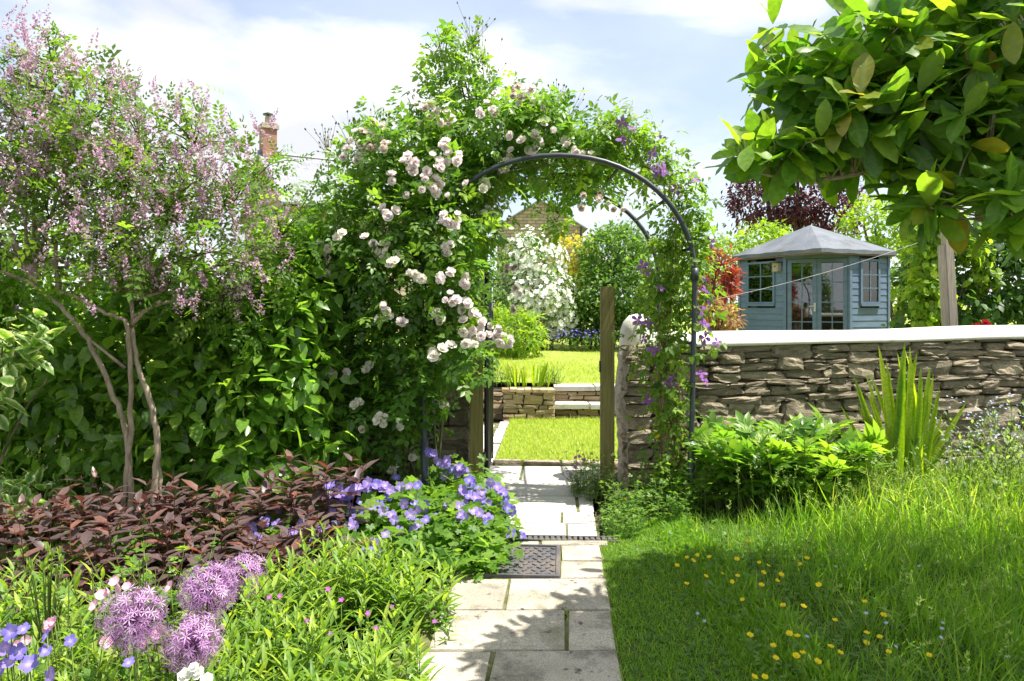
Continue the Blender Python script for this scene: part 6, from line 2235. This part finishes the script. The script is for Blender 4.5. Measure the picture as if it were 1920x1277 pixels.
for (px, py) in ((55, 1062), (50, 1075), (90, 1035), (98, 1045), (80, 1068), (95, 1072), (105, 1078), (115, 1055), (92, 1095), (120, 1108), (105, 1115), (110, 1130), (55, 1140), (65, 1142), (85, 1105), (125, 1100), (60, 1070), (112, 1040), (270, 1030), (275, 1055), (262, 1065)):
    Y = 2.75
    p = np.array(P(px, py, Y))
    ms_.tube(bez(G(90 if px < 200 else 268, 2.8, 0.0), p, 0.12, 6), np.linspace(0.0035, 0.0018, 6), 4)
    k = 6
    az = np.arange(k) * 1.047
    d = np.stack([np.cos(az) * 0.45, np.sin(az) * 0.45, np.ones(k)], 1)
    mh.inst(L4n, np.tile(p, (k, 1)), norm(d), np.stack([np.cos(az), np.sin(az), 0 * az], 1), 0.034, rng.uniform(0.6, 1, k))
ms_.build('stem', M['stem'], t, True)
mh.build('seed_head', M['weed'], t, True, 'stuff')
t = thing('rose_seedling', 'yellow green leafy rose shoot between the bronze leaves and mauve balls', 'plant', tuple(G(285, 2.95, 0)))
ml, ms_ = MB(), MB()
bs = disc(14, G(285, 2.95, 0), 0.14, 0.1)
shoots(ml, ms_, bs, rng.uniform(0.4, 0.6, 14), ROSE5, 7, 0.1, 0.003, 0.2, 0.9, 0.1, 0.4, (0.75, 0.2))
ml.build('foliage', M['rose'], t, True, 'stuff')
ms_.build('stem', M['stem'], t, True)
# a few magenta campion dots among the lance leaves
t = thing('campion', 'scattered tiny magenta flowers among the green lance leaves', 'flower', tuple(G(560, 2.9, 0)))
fm = flower_mesh(FIVE, 'bloom', M['magenta'])
mb = MB()
for (px, py) in ((615, 1105), (640, 1125), (705, 1178), (525, 1118), (735, 1138), (575, 1165), (505, 1120), (620, 1190), (690, 1150), (815, 1165)):
    p = P(px, py, 2.75 if px < 720 else 3.2)
    mb.tube(bez((p.x, p.y + 0.02, 0), p, 0, 3), 0.0016, 3)
    child(fm, 'bloom', t, p, quat_to((0, -0.6, 0.8)), 0.012)
mb.build('stem', M['stem'], t, True, 'stuff')

# ------------------------------------------------------------------ magnolia, upper right
mg = thing('magnolia_tree', 'magnolia with very large glossy leaves reaching in from the upper right', 'tree', (3.35, 3.4, 0))
mgm = []
for i, (m_, dr_, fo) in enumerate(((M['magno'], 0.12, 0.1), (M['magno'], 0.3, 0.16), (M['magno'], 0.02, 0.06), (M['magnoy'], 0.15, 0.1), (M['magnob'], 0.3, 0.25))):
    V, T, a_ = leaf_t(0.42, (0.1, 0.25, 0.42, 0.6, 0.77, 0.9), (0.36, 0.68, 0.92, 1.0, 0.84, 0.48), fo, dr_, 0.012)
    mb = MB()
    mb.add(V * 0.182, T, None, a_)
    mgm.append(mesh_only(mb, 'leaf', m_))
trunk = [(3.35, 3.4, -0.05), (3.33, 3.42, 0.8), (3.2, 3.5, 1.5), (3.0, 3.6, 2.2), (2.75, 3.75, 3.0), (2.6, 3.9, 3.8), (2.5, 4.0, 4.5)]
mb = MB()
mb.tube(trunk, [0.12, 0.1, 0.09, 0.075, 0.06, 0.04, 0.02], 10)
limbs = [[(3.2, 3.5, 1.5), P(1985, 390, 3.1), P(1900, 320, 3.0), P(1832, 285, 3.0), P(1740, 240, 3.0), P(1640, 210, 3.0)],
         [P(1832, 285, 3.0), P(1740, 300, 2.9), P(1640, 320, 2.8), P(1540, 340, 2.8), P(1430, 330, 2.8), P(1370, 300, 2.8)],
         [P(1640, 210, 3.0), P(1560, 190, 3.0), P(1480, 150, 3.0), P(1430, 90, 3.0)],
         [P(1740, 240, 3.0), P(1680, 130, 3.1), P(1600, 60, 3.2), P(1540, -20, 3.3)],
         [(3.0, 3.6, 2.2), P(1900, 200, 3.6), P(1780, 120, 3.8), P(1680, 50, 4.0), P(1600, 60, 4.2)],
         [(3.0, 3.6, 2.2), P(1920, 260, 3.9), P(1800, 250, 4.4), P(1700, 220, 4.8), P(1620, 180, 5.0)],
         [P(1900, 320, 3.0), P(1870, 365, 2.75), P(1820, 380, 2.65), P(1770, 385, 2.6)],
         [P(1900, 320, 3.0), P(1930, 370, 2.6), P(1910, 420, 2.4)],
         [(2.75, 3.75, 3.0), (2.8, 3.4, 3.4), (2.6, 3.3, 3.7)],
         [(2.6, 3.9, 3.8), (3.0, 4.3, 4.0), (3.4, 4.7, 4.0)],
         [(2.75, 3.75, 3.0), (3.0, 4.3, 3.3), (3.3, 4.8, 3.5)],
         [(2.75, 3.75, 3.0), (3.6, 4.0, 3.4), (4.4, 4.3, 3.6), (5.1, 4.6, 3.6)],
         [(3.0, 3.6, 2.2), (3.6, 3.3, 2.9), (4.2, 3.3, 3.4), (4.8, 3.4, 3.6)],
         [(3.6, 4.0, 3.4), (4.0, 4.6, 3.6), (4.5, 5.0, 3.6)],
         [(2.75, 3.75, 3.0), (2.9, 3.1, 3.3), (2.9, 2.7, 3.5)],
         [(3.0, 3.6, 2.2), P(2000, 150, 3.2), P(1900, 80, 3.0), P(1820, 30, 2.9), P(1740, 20, 2.9)]]
lp = []
for li, l in enumerate(limbs):
    p = np.array([tuple(q) for q in l])
    tt = np.linspace(0, len(p) - 1, len(p) * 4)
    pp = np.stack([np.interp(tt, range(len(p)), p[:, k]) for k in range(3)], 1)
    for _ in range(3):
        pp[1:-1] = (pp[:-2] + 2 * pp[1:-1] + pp[2:]) / 4
    mb.tube(pp, np.linspace(0.03 if li == 0 else 0.013, 0.004, len(pp)), 7)
    lp += list(pp[3:])
MBL = blobs_px([(1700, 110, 3.1, 170, 110, 0.6), (1570, 140, 3.0, 110, 95, 0.4), (1470, 170, 3.0, 42, 75, 0.2), (1850, 130, 2.8, 140, 140, 0.45), (1640, 245, 2.9, 150, 62, 0.4), (1480, 285, 2.85, 90, 24, 0.2), (1780, 280, 2.8, 120, 80, 0.4),
                (1900, 290, 2.8, 80, 100, 0.4), (1780, 385, 2.6, 75, 26, 0.2), (1880, 395, 2.5, 60, 36, 0.2), (1400, 288, 2.8, 34, 12, 0.12), (1452, 75, 3.0, 24, 32, 0.12), (1680, 200, 3.9, 130, 120, 0.4), (1820, 60, 3.7, 160, 150, 0.5), (1690, 340, 2.8, 60, 20, 0.2)])
# clusters of leaves: whorls at twig ends
pos, nn, tint, MC, MN = crown(MBL, 640 * 5, 5, 0.03, 0.85, 0.2)
branch_to(mb, lp, MC, 0.0042, 0.0025, 5, 0.05, 0.03, 5)
hi = np.array([(2.70, 3.0, 3.85, 0.65, 0.7, 0.4), (3.10, 3.0, 4.0, 0.9, 0.8, 0.6), (3.20, 3.5, 3.8, 0.8, 0.6, 0.45), (3.80, 3.6, 3.6, 0.9, 0.7, 0.6), (2.80, 2.4, 3.6, 0.65, 0.7, 0.4), (3.60, 2.5, 3.5, 0.9, 0.8, 0.6),
               (4.20, 2.9, 3.5, 0.8, 0.9, 0.7), (4.70, 3.7, 3.7, 0.9, 0.7, 0.5), (5.10, 2.8, 3.6, 0.9, 0.9, 0.6), (5.60, 3.4, 3.6, 0.8, 0.8, 0.5)])  # upper crown out of view, shaped so its shade falls on lawn and path
hpos, hnn, ht, HC, HN = crown(hi, 1250 * 5, 5, 0.03, 0.85, 0.0)
branch_to(mb, lp + [np.array(trunk[4]), np.array(trunk[5])], HC[::3], 0.008, 0.003, 5, 0.05, 0.05, 5)
mb.build('branch', M['bark'], mg)


def whorl(C, Nn, k=5):
    """leaf frames spread round each twig end"""
    Ps, As, Us = [], [], []
    for c, n in zip(C, Nn):
        d = norm(n * 0.7 + np.array([-0.25, -0.2, 0.05]) + rng.normal(size=3) * 0.3)
        a = norm(np.cross(d, (0.1, 0.2, 1.0)))
        b = np.cross(d, a)
        ph = random.uniform(0, 6.28)
        for i in range(k):
            t_ = ph + 6.283 * i / k + random.gauss(0, 0.25)
            sp_ = random.uniform(0.5, 1.6)
            ax = norm(d * 0.6 + (math.cos(t_) * a + math.sin(t_) * b) * sp_ + np.array([0, 0, -0.12]))
            Ps.append(c + d * random.uniform(-0.05, 0.03)); As.append(ax)
            Us.append(norm(d * 0.45 + np.array([0, -0.05, 0.9]) + rng.normal(size=3) * 0.35))
    return np.array(Ps), np.array(As), np.array(Us)


Ps, As, Us = whorl(MC, MN)
ctr = Ps + As * 0.1
depth = ctr[:, 1]
px_ = 960 + FPX * ctr[:, 0] / depth
py_ = HOR - FPX * (ctr[:, 2] - EYE) / depth
inview = (px_ > 1330) & (px_ < 1960) & (py_ > -40)
order = np.argsort(np.where(inview, depth, 99))
near_i = set(order[:300].tolist())
V, T, a_ = leaf_t(0.42, (0.1, 0.25, 0.42, 0.6, 0.77, 0.9), (0.36, 0.68, 0.92, 1.0, 0.84, 0.48), 0.1, 0.14, 0.012)
rest = [i for i in range(len(Ps)) if i not in near_i]
for i in near_i:
    d, u = Vector(As[i]), Vector(Us[i])
    z = (u - d * u.dot(d)).normalized()
    q = Matrix((d.cross(z), d, z)).transposed().to_quaternion()
    me = mgm[random.choice((0, 0, 1, 2, 0, 1))]
    r_ = random.random()
    if px_[i] < 1480 and r_ < 0.22:
        me = mgm[4] if r_ < 0.09 else mgm[3]
    elif r_ < 0.1:
        me = mgm[3]
    s = random.uniform(0.6, 1.0)
    child(me, 'leaf', mg, Ps[i], q, (s * random.uniform(0.9, 1.1), s, s))
mb = MB()
hP, hA, hU = whorl(HC, HN)
aP, aA, aU = np.concatenate([Ps[rest], hP]), np.concatenate([As[rest], hA]), np.concatenate([Us[rest], hU])  # inner leaves joined with those of the unseen shading crown
mb.inst((V * 0.182, T, a_), aP, aA, aU, rng.uniform(0.55, 1.0, len(aP)), rng.random(len(aP)))
mb.build('inner_and_unseen_leaves', leafmat('magnolia_inner_unseen_leaf', (0.058, 0.15, 0.018), (0.10, 0.215, 0.022), (0.185, 0.3, 0.03), 0.5, 0.38, 0.5, (1.2, 1.15, 0.4)), mg, True, 'stuff')
